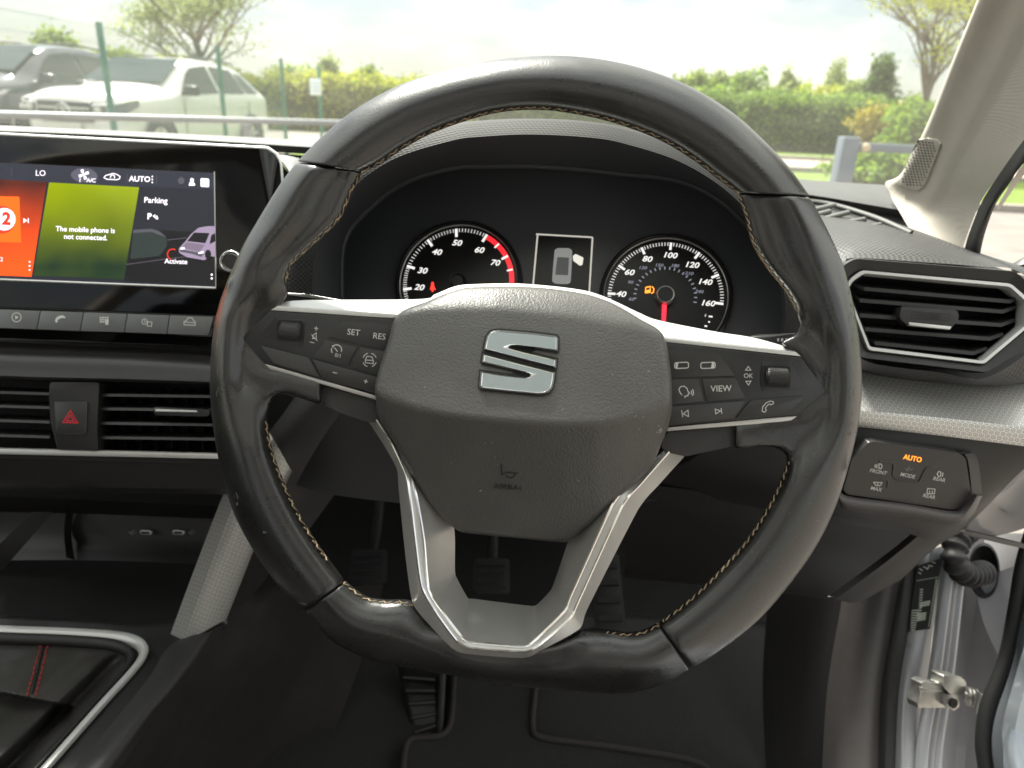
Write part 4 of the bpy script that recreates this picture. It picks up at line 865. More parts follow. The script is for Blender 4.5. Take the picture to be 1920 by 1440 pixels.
flat(SC, [(340,464),(350,454),(384,459),(374,473)], M['scrgrey2'], pk, .0010, 'silver_car_bonnet', r=.0006); flat(SC, [(338,465),(345,463),(347,467),(339,468)], M['scrwhite'], pk, .0013, 'silver_car_lamp'); flat(SC, [(372,473),(382,471),(381,475),(372,476)], M['scrwhite'], pk, .0013, 'silver_car_lamp'); strokes(SC, [[(336,476),(350,484),(382,490)]], 1.4, M['scrdark'], pk, .0013, 'silver_car_sill')
flat(SC, [(338,472),(360,476),(377,482),(383,476),(360,471),(338,467)], M['scrgrey'], pk, .0012, 'silver_car_grille'); flat(SC, arc(390,477,6,0,360,12,9), M['scrdark'], pk, .0013, 'silver_car_wheel')
strokes(SC, [[(237,496),(300,487),(360,480)]], 1.4, M['scrgrey'], pk, .0008, 'bay_line'); strokes(SC, [[(314,450),(350,446)]], 1.4, M['scrgrey'], pk, .0008, 'bay_line'); strokes(SC, [arc(324,477,10,60,250,10)], 2.2, M['scrlogo'], pk, .0014, 'sensor_arc')
text(SC, 'Activate', 330, 490.5, 9, M['scrwhite'], pk, .0016, 2, bold=.01)
for y in (515, 522): flat(SC, arc(397,y,2,0,360,8), M['scrwhite'], pk, .0010, 'dot')
# key row under the screen
prism('key_ledge', SC, [(-330,562),(408,592),(396,632),(-330,604)], -.004, .0045, M['gloss'], scr, bev=.001)
KX = [(-170,-180),(-86,-94),(-4,-13),(76,69),(157,150),(239,233),(318,313),(401,391)]
def ky(x, t): return (580+x*.035 if t == 0 else 614.5+x*.036)
for i in range(len(KX)-1):
    a, b = KX[i], KX[i+1]
    kb = prism('key', SC, [(a[0]+1, ky(a[0], 0)), (b[0]-1, ky(b[0], 0)), (b[1]-1, ky(b[1], 1)), (a[1]+1, ky(a[1], 1))], .002, .0068, M['grey_button'], scr, bev=.0008, r=.0006)
    if i == 2: strokes(SC, [arc(31,595,8.5,0,360,18)], 1.6, M['print'], kb, .0070); flat(SC, [(28.5,591),(35,595),(28.5,599)], M['print'], kb, .0070, 'symbol')
    if i == 3: flat(SC, [(103,602),(105,596),(111,592),(117,591),(123,594),(122,597),(118,596),(113,597),(108,600),(108,604),(105,605)], M['print'], kb, .0070, 'symbol')
    if i == 4:
        for q in range(3):
            for p_ in range(4): flat(SC, [(187+p_*4.4,594+q*4),(190.4+p_*4.4,594.1+q*4),(190.4+p_*4.4,597+q*4),(187+p_*4.4,596.9+q*4)], M['print'], kb, .0070, 'symbol')
        flat(SC, [(199,599),(204,599),(203,609),(197,609)], M['print'], kb, .0072, 'symbol', r=.0004)
    if i == 5: strokes(SC, [arc(271,603,5,0,360,12), [(277,603),(285,604),(284,612),(276,611),(277,603)], [(271,600),(271,603),(273,604)]], 1.4, M['print'], kb, .0070)
    if i == 6:
        strokes(SC, [[(345,609),(345,603),(350,601),(352,596),(360,596),(363,601),(366,603),(366,610),(345,609)], [(346,604),(365,605)]], 1.5, M['print'], kb, .0070)
# volume knob by the rim
kn = thing('volume_knob', 'chrome-ringed round knob half hidden behind the left of the rim', 'knob', P(435, 495, .66))
KF = frontal(437, 492, .645); kc = KF.uv(437, 492); kk = KF.px(437, 492)
V, F = grid([[KF.pt(kc[0]+math.cos(2*math.pi*i/36)*r*kk, kc[1]+math.sin(2*math.pi*i/36)*r*kk, h) for i in range(36)] for r, h in ((22, -.010), (22, .004), (20.5, .0062), (18.5, .0068), (17, .006), (15, .004), (.2, .004))], cu=True); mk('knob_ring', V, F, M['chrome'], kn)
V, F = grid([[KF.pt(kc[0]+math.cos(2*math.pi*i/36)*r*kk, kc[1]+math.sin(2*math.pi*i/36)*r*kk, h) for i in range(36)] for r, h in ((14.5, .004), (14, .0052), (.2, .0054))], cu=True); mk('knob_face', V, F, M['gloss_edge'], kn)

# ================================================================ centre fascia and vents
cv = thing('centre_air_vent', 'wide slatted air vent with the hazard switch, below the touchscreen', 'air vent', P(200, 860, .70))
loft('fascia_lip', [[(-330,616,.668),(0,640,.668),(250,652,.668),(460,662,.668)], [(-330,640,.66),(0,660,.66),(250,668,.66),(460,680,.66)], [(-330,648,.645),(0,667,.645),(250,676,.645),(460,690,.645)], [(-330,674,.641),(0,694,.641),(250,700,.641),(460,708,.641)], [(-330,678,.640),(0,698,.640),(250,705,.640),(460,713,.640)], [(-330,688,.641),(0,708,.641),(250,714,.641),(460,720,.641)], [(-330,690,.66),(0,712,.66),(250,717,.66),(460,722,.66)]], M['plastic_soft'], cv, n=50, sub=3, ang=50)
CVF = frontal(200, 780, .648)
flat(CVF, [(-330,690),(470,712),(470,870),(-330,852)], M['black'], cv, -.045, 'duct')
prism('duct_roof', CVF, [(-330,688),(470,714),(470,720),(-330,694)], -.045, -.004, M['black'], cv)
prism('duct_floor', CVF, [(-330,838),(470,862),(470,872),(-330,850)], -.045, -.001, M['black'], cv)
def slat(x0, x1, y0, y1):
    a = [CVF.at(x0, y0, -.002), CVF.at(x1, y1, -.002)]; b_ = [CVF.at(x0, y0+5, -.001), CVF.at(x1, y1+5, -.001)]
    c_ = [q-CVF.n*.024+CVF.v*.003 for q in b_]; d_ = [q-CVF.n*.024+CVF.v*.003 for q in a]
    V, F = grid([a, b_, c_, d_], cv=True); F += [(0, 2, 4, 6), (1, 3, 5, 7)]; mk('slat', V, F, M['gloss_edge'], cv, True, 30)
for y in (735, 761, 788, 816): slat(-200, 93, y-8, y+1)
for y in (738, 764, 791, 818): slat(186, 470, y, y+4)
for i in range(9):
    x = 205+i*29
    prism('fin', CVF, [(x, 728), (x+2, 728), (x+2, 845), (x, 845)], -.042, -.026, M['black'], cv)
sl = prism('slider', CVF, [(288,763),(380,767),(392,769),(392,780),(380,781),(290,778)], -.006, .005, M['gloss_edge'], cv, bev=.0015, r=.001)
prism('slider_chrome', CVF, [(290,767),(368,769.5),(370,773.5),(291,772)], .002, .0066, M['silver_lt'], sl, bev=.0005)
hz = prism('hazard_housing', CVF, [(93,716),(186,717),(185,740),(182,800),(184,846),(108,843),(95,792),(92,740)], -.02, .004, M['plastic'], cv, bev=.003, r=.002)
hb = prism('hazard_key', CVF, [(101,753),(164,753),(162,815),(106,814)], .003, .0058, M['button'], cv, bev=.0008, r=.0025)
M['redprint'] = mat('red_print', (.62, .015, .03), .5)
strokes(CVF, [[(132,770),(146,793),(118,792),(132,770)], [(132,778),(139,789.5),(125,789),(132,778)]], 2.0, M['redprint'], hb, .0060, 'hazard_triangle')
prism('bottom_strip', CVF, [(-330,833),(470,852),(470,862),(-330,845)], -.004, .003, M['silver'], cv, bev=.001)
loft('under_strip', [[(-330,846,.650),(0,858,.650),(250,864,.650),(450,868,.650)], [(-330,870,.655),(0,880,.655),(250,886,.655),(450,890,.655)], [(-330,905,.668),(0,912,.668),(250,918,.668),(450,922,.668)], [(-330,910,.76),(0,920,.76),(250,925,.76),(450,928,.76)]], M['plastic'], cv, n=40, sub=3)

# ================================================================ centre console
con = thing('centre_console', 'dark centre console with storage tray and two charging sockets', 'console', G(150, 1200, .58))
ZT = .615
loft('tray_floor', [[G(x, y, ZT-.02) for x, y in ((-250,1050),(60,1045),(360,1055),(470,1060))], [G(x, y, ZT-.024) for x, y in ((-250,1120),(60,1110),(340,1115),(440,1118))], [G(x, y, ZT-.02) for x, y in ((-250,1165),(0,1160),(250,1172),(420,1180))]], mat('tray_rubber', (.010, .0105, .010), .8, spec=.25, bump=('weave', 160, .5, .0006)), con, n=40)
TB = frontal(250, 990, .90)
loft('tray_back', [[(-250,920,.86),(110,935,.86),(430,950,.86)], [(-250,960,.89),(120,965,.89),(430,975,.89)], [(-250,985,.885),(130,985,.885),(430,995,.885)], [(-250,1010,.885),(130,1012,.885),(430,1020,.885)], [(-250,1055,.865),(130,1050,.865),(430,1060,.865)]], M['plastic'], con, n=30, sub=2)
loft('tray_wall', [[(124,952,.87),(120,1000,.865),(124,1045,.84)], [(138,958,.885),(134,1000,.885),(140,1050,.86)]], M['plastic'], con, n=12)
loft('tray_wall', [[(-60,1090,.72),(-10,1030,.78),(60,960,.84)], [(-40,1130,.72),(0,1075,.78),(100,960,.86)]], M['plastic'], con, n=12)
UF = frontal(300, 998, .878)
for x, sx in ((273, -1), (334, 1)):
    s_ = prism('charging_socket', UF, [(x-11,994),(x+11,995),(x+11,1003),(x-11,1002)], -.002, .002, M['silver'], con, bev=.0006, r=.002); prism('socket_opening', UF, [(x-8,996.3),(x+8,997.2),(x+8,1001),(x-8,1000.2)], .001, .0024, M['black'], s_, r=.001)
    cx_ = x+sx*25; strokes(UF, [[(cx_-8,998),(cx_+8,998.8)], [(cx_-3,998),(cx_+1,994.5),(cx_+5,994.5)], [(cx_-5,998),(cx_-1,1002),(cx_+3,1002)]], 1.3, M['dimprint'], con, .003, 'trident_symbol')
# top plate round the gaiter
def gl_(pts, z): return [G(x, y, z) for x, y in pts]
loft('console_plate', [gl_([(-260,1150),(0,1155),(160,1162),(270,1168),(330,1158),(345,1140)], ZT), gl_([(-260,1154),(0,1159),(160,1166),(272,1173),(338,1162),(352,1145)], ZT+.004), gl_([(-260,1172),(0,1176),(160,1184),(260,1195),(320,1204),(340,1205)], ZT+.002), gl_([(-260,1180),(0,1184),(160,1190),(240,1203),(282,1222),(300,1235)], ZT+.001)], M['plastic'], con, n=50, sub=2)
loft('plate_side', [gl_([(300,1170),(280,1205),(282,1230),(262,1258),(200,1320),(80,1452),(-40,1580)], ZT), gl_([(330,1185),(318,1210),(300,1240),(275,1268),(215,1330),(104,1455),(-15,1580)], ZT+.0005), gl_([(352,1190),(340,1210),(315,1245),(285,1275),(228,1338),(124,1458),(5,1580)], ZT)], M['plastic'], con, n=50)
# grained bolster along the right of the console
loft('console_bolster', [gl_([(348,1190),(312,1214),(285,1262),(225,1338),(122,1462),(0,1600)], ZT+.001), gl_([(372,1180),(345,1222),(308,1272),(250,1342),(150,1462),(30,1600)], ZT+.007), gl_([(404,1168),(370,1222),(330,1278),(272,1348),(180,1466),(60,1600)], ZT+.003), gl_([(424,1158),(384,1224),(342,1282),(284,1352),(206,1468),(90,1600)], ZT-.014)], M['plastic_soft'], con, n=50, sub=4, ang=80)
loft('console_side', [gl_([(520,1055),(424,1158),(384,1224),(342,1282),(284,1352),(206,1468),(90,1600)], ZT-.016), [P(560,1070,.86),P(500,1150,.86),P(470,1220,.83),P(430,1290,.82),P(380,1370,.80),P(330,1470,.78),P(240,1600,.76)], [P(640,1100,1.02),P(600,1180,1.0),P(560,1260,.98),P(520,1340,.96),P(490,1420,.95),P(460,1500,.93),P(380,1640,.9)], [P(720,1090,1.15),P(700,1180,1.08),P(670,1260,1.04),P(640,1340,1.01),P(610,1420,1.0),P(590,1500,.98),P(560,1640,.95)]], mat('side_trim', (.021, .0185, .018), .8, spec=.25, bump=('noise', 1500, .5, .0005), var=.15), con, n=50, sub=5, ang=80)
tube('side_fold', [P(490,1275,.90),P(450,1330,.885),P(400,1395,.87),P(350,1470,.855)], lambda t: .004+.003*t, M['carpet'], con, n=20, sq=.5)
# silver hexagon strut
strut = thing('trim_strut', 'slanting silver strut with hexagon pattern between console and fascia', 'trim', P(340, 1210, .76))
SL = [(498,802,.736),(460,855,.737),(424,915,.738),(366,1063,.748),(311,1212,.757)]
SM = [(512,822,.729),(475,880,.7295),(440,940,.730),(388,1076,.740),(339,1208,.750)]
SR = [(545,880,.740),(508,950,.742),(476,1015,.744),(448,1085,.752),(416,1166,.762)]
sm2 = mixl(SM, SR, .1); sm2 = [(x, y, d-.0015) for x, y, d in sm2]
loft('strut_face', [SL, SM], M['hexsilver'], strut, n=40, uv=True); loft('strut_side', [SM, sm2, [(x, y, d-.004) for x, y, d in mixl(SM, SR, .5)], SR, [(x+8, y+5, d+.02) for x, y, d in SR]], M['hexsilver'], strut, n=40, sub=3, uv=True, ang=60)
loft('strut_end', [[(311,1212,.757),(339,1208,.750),(380,1186,.752),(416,1166,.762)], [(312,1216,.760),(340,1213,.754),(382,1190,.756),(419,1170,.766)]], M['black'], strut, n=12, lsm=False)
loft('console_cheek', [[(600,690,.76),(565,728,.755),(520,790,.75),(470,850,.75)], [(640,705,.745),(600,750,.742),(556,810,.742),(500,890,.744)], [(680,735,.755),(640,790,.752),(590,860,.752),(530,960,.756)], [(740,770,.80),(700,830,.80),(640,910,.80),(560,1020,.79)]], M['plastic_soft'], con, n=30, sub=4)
loft('strut_back', [[(x+6, y+2, d+.01) for x, y, d in SR], [(640,900,.80),(590,970,.80),(530,1040,.79),(495,1090,.79),(440,1150,.775)]], M['plastic'], con, n=30)
# chrome ring and gaiter
ga = thing('gear_lever_gaiter', 'black leather gear lever gaiter with red double stitching and chrome surround', 'gaiter', G(60, 1300, .60))
RG = gl_([(-260,1172),(0,1184),(130,1189),(215,1195),(252,1203),(268,1217),(266,1234),(245,1262),(190,1322),(75,1452),(-60,1600)], ZT+.003)
tube('chrome_surround', RG, .0062, M['silver_lt'], ga, n=90, sq=.6)
tube('inner_lip', [p+Vector((-.010, -.008, -.001)) for p in RG], .0055, M['plastic'], ga, n=90, sq=.5)
def gz(px, py):   # folds of the boot
    q = G(px, py, ZT); s = max(0, (py-1195)/110.)
    z = ZT-.006+.014*s-.00005*max(0, 120-px)*s
    f = ((px-215)*105+(py-1205)*110)/152.            # to the right of the long crease
    z += .006*math.exp(-(f/14.)**2)*sm(1205, 1250, py)
    z -= .030*sm(4, 34, f)*sm(1205, 1245, py); z += .012*sm(40, 90, f)
    z += .0025*math.sin(f/15.)*sm(1210, 1240, py)*sm(10, 40, -f)
    g2 = py-(1299+px*.19); z -= .024*sm(-3, 5, g2)*(1-sm(128, 142, px)); z += .020*sm(10, 120, g2)
    return q, z
rows = []
for j in range(150):
    t = j/149; row = []
    for i in range(110):
        s = i/109
        y = 1193+t*330; xr = li(y, [1190, 1200, 1215, 1235, 1262, 1322, 1452, 1530], [240, 250, 256, 250, 230, 176, 62, -10])
        x = -220+(xr+220)*s; q, z = gz(x, y)
        e = min(1, (1-s)*7, max(t*9, 0)); z = (ZT-.004)*(1-e)+z*e
        row.append(G(x, y, z))
    rows.append(row)
V, F = grid(rows); boot = mk('leather_boot', V, F, M['gaiter'], ga, True, 70)
for x0, x1 in ((79.5, 50), (92.5, 66.5)):
    for i in range(11):
        t0 = i/11.+.016; t1 = t0+.054; pp = []
        for t in (t0, (t0+t1)/2, t1):
            x, y = x0+(x1-x0)*t, 1199+108*t; _, z = gz(x, y); s = 1; e = min(1, max((y-1193)/330*9, 0)); pp.append(G(x+random.uniform(-.6, .6), y, (ZT-.004)*(1-e)+z*e+.0007))
        tube('stitch', pp, .00085, M['redthread'], boot, seg=5)
pts = []
for i in range(14):
    t = i/13; x, y = 86+(58.5-86)*t, 1197+112*t; _, z = gz(x, y); e = min(1, max((y-1193)/330*9, 0)); pts.append(G(x, y, (ZT-.004)*(1-e)+z*e))
tube('seam', pts, .0011, M['black'], boot, seg=6)

# ================================================================ footwell
FZ = .33
fl = mk('floor', [Vector((-1.2, -.6, FZ)), Vector((.52, -.6, FZ)), Vector((.52, 1.45, FZ)), Vector((-1.2, 1.45, FZ))], [(0, 1, 2, 3)], M['carpet'], None, False); fl['kind'] = 'structure'
bulk = tag(loft('bulkhead', [[Vector((-1.2, 1.02, .34)), Vector((.5, 1.02, .34))], [Vector((-1.2, 1.18, .45)), Vector((.5, 1.18, .45))], [Vector((-1.2, 1.22, .95)), Vector((.5, 1.22, .95))], [Vector((-1.2, 1.2, 1.08)), Vector((.5, 1.12, 1.05))]], M['carpet'], None, n=10, sub=3), kind='structure')
matg = thing('floor_mat', 'black carpet floor mat with stitched edge piping under the pedals', 'floor mat', G(1000, 1420, FZ))
def Fp(x, y, z=FZ+.012): return G(x, y, z)
flat_pts = [(852,1272),(848,1330),(842,1364),(825,1380),(771,1386),(760,1405),(755,1470),(752,1560),(1420,1560),(1352,1470),(1318,1436),(1264,1419),(1140,1400),(1015,1383),(1000,1366),(999,1340),(1004,1294),(1010,1250),(860,1230)]
mk('mat_pile', [Fp(*p) for p in flat_pts], [tuple(range(len(flat_pts)))], M['carpet'], matg, False)
tube('edge_piping', [Fp(*p, FZ+.014) for p in ((858,1230),(852,1272),(848,1330),(842,1364),(825,1380),(795,1383),(771,1386),(760,1405),(755,1470),(752,1560))], .0042, M['piping'], matg, n=60, seg=8)
tube('edge_piping', [Fp(*p, FZ+.014) for p in ((1010,1250),(1004,1294),(999,1340),(1000,1366),(1015,1383),(1140,1400),(1264,1419),(1318,1436),(1352,1470),(1420,1560))], .0042, M['piping'], matg, n=60, seg=8)
fr_ = thing('footrest', 'black plastic footrest with diagonal ribs beside the floor mat', 'footrest', G(790, 1370, FZ))
RQ = [P(742,1236,1.10), P(830,1262,1.09), P(826,1374,1.01), P(776,1380,1.01)]
loft('footrest_plate', [[RQ[0], RQ[1]], [RQ[3], RQ[2]]], M['plastic'], fr_, n=6, thick=.012)
tube('footrest_edge', [RQ[1]+Vector((0, -.01, .006)), (RQ[1]+RQ[2])/2+Vector((0, -.01, .006)), RQ[2]+Vector((0, -.01, .006))], .006, M['plastic_soft'], fr_, n=8)
for i in range(5):
    t = .1+i*.18; a = RQ[0].lerp(RQ[3], min(1, t+.12)); b_ = RQ[1].lerp(RQ[2], t); tube('footrest_rib', [a.lerp(b_, .12)+Vector((0, -.012, .008)), a.lerp(b_, .85)+Vector((0, -.012, .008))], .0028, M['plastic'], fr_, seg=6)
def pedal(name, label, c, wd, hg, d, tilt=.35):
    fp = Fr(P(*c, d), CR, CU*math.cos(tilt)+CF*math.sin(tilt)); p = thing(name, label, 'pedal', P(*c, d))
    pd = prism('pedal_pad', fp, [(-wd/2, -hg/2), (wd/2, -hg/2), (wd/2*.94, hg/2), (-wd/2*.94, hg/2)], -.008, 0, M['black'], p, bev=.003, r=.006, local=True)
    for i in range(4): prism('pad_rib', fp, [(-wd*.38, -hg*.36+i*hg*.22), (wd*.38, -hg*.36+i*hg*.22), (wd*.38, -hg*.29+i*hg*.22), (-wd*.38, -hg*.29+i*hg*.22)], 0, .0025, M['black'], pd, local=True)
    tube('pedal_arm', [fp.pt(0, hg*.2, -.012), fp.pt(.0, hg*1.2, -.05), fp.pt(0, hg*2.6, -.06)], .008, M['black'], p, n=10)
pedal('clutch_pedal', 'clutch pedal hanging in the dark between rim and silver yoke', (690, 1062), .055, .05, 1.05)
pedal('brake_pedal', 'brake pedal seen through the opening of the silver yoke', (922, 1080), .055, .05, 1.05)
pedal('accelerator_pedal', 'accelerator pedal in the dark beside the silver yoke', (1140, 1110), .045, .12, 1.06, .6)
# ================================================================ pillar, glass, roof
E0 = [(1900,-250,.50),(1850,-50,.58),(1832,0,.60),(1785,115,.66),(1735,240,.74),(1690,325,.82),(1660,343,.87),(1668,366,.86)]
E1 = [(2130,-250,.46),(1990,-50,.53),(1935,30,.565),(1833,219,.66),(1785,315,.72),(1742,388,.78),(1722,402,.79),(1712,440,.78)]
E2 = [(2300,-250,.44),(2120,-50,.50),(2030,100,.53),(1920,262,.60),(1870,332,.65),(1838,380,.69),(1812,445,.72),(1800,480,.73)]
pil = thing('windscreen_pillar', 'pale beige windscreen pillar trim with a speaker grille at its foot', 'pillar', P(1740, 440, .78))
f1 = mixl(E0, E1, .06); f1 = [(x, y, d-.004) for x, y, d in f1]
f2 = mixl(E0, E1, .92); f2 = [(x, y, d-.003) for x, y, d in f2]
f3 = mixl(E1, E2, .10)
pcov = loft('pillar_cover', [[(x, y, d+.012) for x, y, d in E0], f1, mixl(E0, E1, .5), f2, f3, mixl(E1, E2, .55), E2], M['pillar'], pil, n=60, sub=3, ang=80)
def bvh_of(o):
    off = org(o); return BVHTree.FromPolygons([v.co+off for v in o.data.vertices], [tuple(p.vertices) for p in o.data.polygons])
pb = bvh_of(pcov)
def onto(px, py, h=0.):
    for k_ in range(60):
        d = ray(px, py).normalized(); hit, nn, _, _ = pb.ray_cast(CAM, d)
        if hit is not None: break
        px, py = px+(1760-px)*.05, py+(300-py)*.05
    if nn.dot(d) > 0: nn = -nn
    return hit+nn*h
GP = [(1724,260),(1741,260),(1757,263),(1764,271),(1752,305),(1738,340),(1730,350),(1722,354),(1706,350),(1690,343),(1700,318),(1712,290)]
gp = mk('speaker_grille', *grid([[onto(1726+(x-1726)*s_, 305+(y-305)*s_, h_) for x, y in GP] for s_, h_ in ((1.06, -.001), (1.05, .0018), (1.0, .0022), (.5, .0022), (.01, .0022))], cu=True), M['grille'], pil, True, 30); gp['label'] = 'perforated speaker grille'
V = []; F = []
pg_ = [Vector(p) for p in GP]; cen = Vector((1726, 305)); inn = [cen+(p-cen)*.94 for p in pg_]
def inside(p, pg):
    s = False
    for i in range(len(pg)):
        a, b_ = pg[i], pg[i-1]
        if (a.y > p.y) != (b_.y > p.y) and p.x < (b_.x-a.x)*(p.y-a.y)/(b_.y-a.y)+a.x: s = not s
    return s
for i in range(-20, 20):
    for j in range(-20, 20):
        p = cen+Vector((1, .06))*(i*6.2+(j % 2)*3.1)+Vector((-.36, 1))*(j*5.0)
        if inside(p, inn):
            o0 = len(V); V += [onto(p.x+dx, p.y+dy, .0025) for dx, dy in ((2.3, .3), (-.4, -2.0), (-2.3, -.3), (.4, 2.0))]; F.append((o0, o0+1, o0+2, o0+3))
tag(mk('grille_hole', V, F, mat('hole_dark', (.10, .085, .07), .8), gp, False, recalc=False), kind='stuff')
seal = thing('window_seal', 'black rubber seal curving down beside the beige pillar', 'seal', P(1820, 470, .72))
loft('seal_strip', [[(2100,60,.52),(1990,180,.56),(1920,262,.598),(1870,332,.645),(1840,380,.68),(1816,440,.715),(1806,478,.73)], [(2110,80,.515),(2000,200,.555),(1926,284,.59),(1884,345,.635),(1852,396,.67),(1832,450,.70),(1822,484,.72)], [(2110,110,.53),(2000,225,.56),(1920,305,.60),(1890,348,.635),(1866,385,.665),(1846,440,.70),(1836,486,.72)]], M['rubber'], seal, n=40, sub=4)
loft('door_frame_edge', [[(2110,112,.54),(2000,228,.58),(1921,306,.62),(1892,350,.66),(1868,390,.69)], [(2130,130,.56),(2020,245,.60),(1930,318,.64),(1900,355,.68),(1872,396,.70)]], M['pillar'], seal, n=24)
ws = thing('windscreen', 'clear curved windscreen above the dashboard', 'windscreen', P(800, 280, 1.13))
M['glass'] = glassmat('windscreen_glass', (.93, .965, .95), .022, dust=.032)
cl0 = [P(-420,205,1.15), Vector((-1.12, .75, 1.30)), Vector((-1.02, .28, 1.50))]
cl1 = [P(200,244,1.165), P(200,0,.80), Vector((-.60, .16, 1.53))]
cl2 = [P(900,282,1.12), P(900,20,.76), Vector((-.05, .12, 1.54))]
cl3 = [P(1480,334,1.05), P(1500,60,.70), Vector((.28, .12, 1.53))]
cl4 = [P(1735,372,.985), P(1850,120,.72), Vector((.50, .14, 1.50))]
loft('pane', [cl0, cl1, cl2, cl3, cl4], M['glass'], ws, n=20, sub=6)
M['roofglass'] = glassmat('roof_glass', (.92, .94, .92), .03)
rf = thing('cabin_shell', 'pale roof lining with glass panel, seats and far door around the dashboard', 'car cabin', Vector((-.3, -.4, .33)))
def rl_(y, dz=0): return [Vector((-1.15, y+.06, 1.36+dz)), Vector((-1.02, y, 1.50+dz)), Vector((-.60, y-.06, 1.53+dz)), Vector((-.05, y-.08, 1.54+dz)), Vector((.28, y-.08, 1.53+dz)), Vector((.46, y-.06, 1.50+dz)), Vector((.55, y-.02, 1.40+dz))]
loft('header_lining', [rl_(.26), rl_(.20, .004), rl_(.14, .006)], M['pillar'], rf, n=30, thick=.02)
loft('roof_lining', [rl_(-.62, .02), rl_(-.9, .015), rl_(-1.2)], M['pillar'], rf, n=30, thick=.02)
for x0, x1, z0 in ((-1.15, -.86, 1.36), (.55, .30, 1.40)):
    loft('side_rail', [[Vector((x0, .14, z0)), Vector((x0, -.2, z0)), Vector((x0, -.64, z0))], [Vector(((x0*.6+x1*.4), .10, 1.512)), Vector(((x0*.6+x1*.4), -.2, 1.525)), Vector(((x0*.6+x1*.4), -.64, 1.53))], [Vector((x1, .09, 1.535)), Vector((x1, -.2, 1.55)), Vector((x1, -.66, 1.55))]], M['pillar'], rf, n=10, thick=.015)
loft('roof_glass', [[Vector((-.88, .10, 1.55)), Vector((-.3, .06, 1.57)), Vector((.32, .07, 1.55))], [Vector((-.88, -.66, 1.565)), Vector((-.3, -.7, 1.58)), Vector((.32, -.68, 1.565))]], M['roofglass'], rf, n=10)
box('passenger_door', (-1.08, .05, .62), (.10, 2.2, .66), M['plastic'], rf, .03)
for x_ in (-.72, .0):
    box('seat_cushion', (x_, -.42, .46), (.50, .50, .18), M['carpet'], rf, .05); box('seat_back', (x_, -.78, .86), (.48, .14, .70), M['carpet'], rf, .05)
for x_ in (-.72, .0): box('headrest', (x_, -.80, 1.30), (.26, .10, .17), M['carpet'], rf, .03)
for x_ in (-1.12, .54): box('centre_pillar', (x_, -.62, .95), (.06, .18, .95), M['pillar'], rf, .02)
box('door_sill', (.44, -.2, .34), (.12, 1.6, .14), M['bodysilver'], rf, .02)

# ================================================================ door opening
M['bodydark'] = mat('dark_seam_metal', (.10, .095, .09), .45, metal=.4)
jb = thing('door_post', 'silver painted door post with seams, a seal and grey kick trim', 'door post', P(1740, 1440, .84))
M['kick'] = mat('kick_trim', (.17, .157, .152), .5, bump=('noise', 1500, .25, .0002), var=.06)
loft('footwell_side', [[(1440,1104,1.02),(1430,1290,1.0),(1440,1520,.95)], [(1545,1118,.975),(1515,1300,.955),(1500,1520,.905)], [(1585,1116,.94),(1555,1300,.92),(1540,1520,.88)]], M['carpet'], jb, n=30, sub=3)
loft('kick_trim', [[(1580,1116,.945),(1550,1300,.925),(1535,1520,.885)], [(1600,1115,.92),(1566,1300,.905),(1548,1520,.865)], [(1630,1112,.90),(1590,1300,.885),(1570,1520,.85)], [(1662,1097,.875),(1630,1300,.865),(1615,1520,.835)], [(1696,1082,.872),(1662,1310,.862),(1656,1520,.834)]], M['kick'], jb, n=30, sub=5, ang=80)
loft('trim_seal', [[(1687,1088,.866),(1668,1200,.862),(1651,1312,.856),(1645,1520,.828)], [(1694,1080,.852),(1676,1200,.848),(1660,1312,.842),(1653,1520,.814)], [(1708,1068,.850),(1692,1200,.846),(1674,1312,.840),(1666,1520,.812)], [(1720,1056,.860),(1702,1190,.858),(1684,1312,.852),(1676,1520,.824)]], M['rubber'], jb, n=30, sub=3)
loft('post_panel', [[(1718,1040,.862),(1700,1190,.860),(1682,1312,.854),(1672,1520,.826)], [(1745,1030,.850),(1725,1188,.850),(1708,1312,.845),(1700,1520,.815)], [(1782,1020,.862),(1750,1180,.858),(1738,1312,.856),(1728,1520,.828)]], M['bodysilver'], jb, n=30, sub=4)
for k_, (x0, x1, r) in enumerate(((1772, 1738, .0050), (1784, 1752, .0042), (1794, 1764, .0050))):
    tube('post_seam', [P(x0+8, 1040, .85), P(x0, 1110, .848), P((x0+x1)/2-2, 1260, .842), P(x1-8, 1400, .832), P(x1-12, 1520, .818)], r, M['bodydull'] if k_ == 1 else M['bodysilver'], jb, n=30, sq=1.4)
loft('inner_recess', [[(1790,1010,.88),(1785,1100,.88),(1765,1260,.875),(1750,1400,.865),(1745,1520,.85)], [(1830,1000,.93),(1815,1100,.93),(1805,1260,.925),(1790,1400,.91),(1785,1520,.90)], [(1875,1000,.90),(1860,1100,.90),(1850,1260,.90),(1835,1400,.89),(1835,1520,.88)], [(1925,1000,.84),(1920,1100,.84),(1900,1260,.85),(1880,1400,.85),(1880,1520,.84)]], M['bodydull'], jb, n=30, sub=4)
loft('diagonal_rib', [[(1825,1085,.895),(1845,1170,.885),(1888,1262,.87)], [(1850,1080,.885),(1870,1160,.875),(1900,1240,.862)], [(1905,1060,.86),(1905,1150,.858),(1905,1240,.856)]], M['bodysilver'], jb, n=20, sub=3)
V, F = grid([[P(1845+math.cos(a)*r, 1070+math.sin(a)*r*1.75, d) for a in [2*math.pi*k/30 for k in range(30)]] for r, d in ((30, .878), (27, .872), (25, .885), (.2, .90))], cu=True); mk('cable_hole', V, F, M['rubber'], jb)
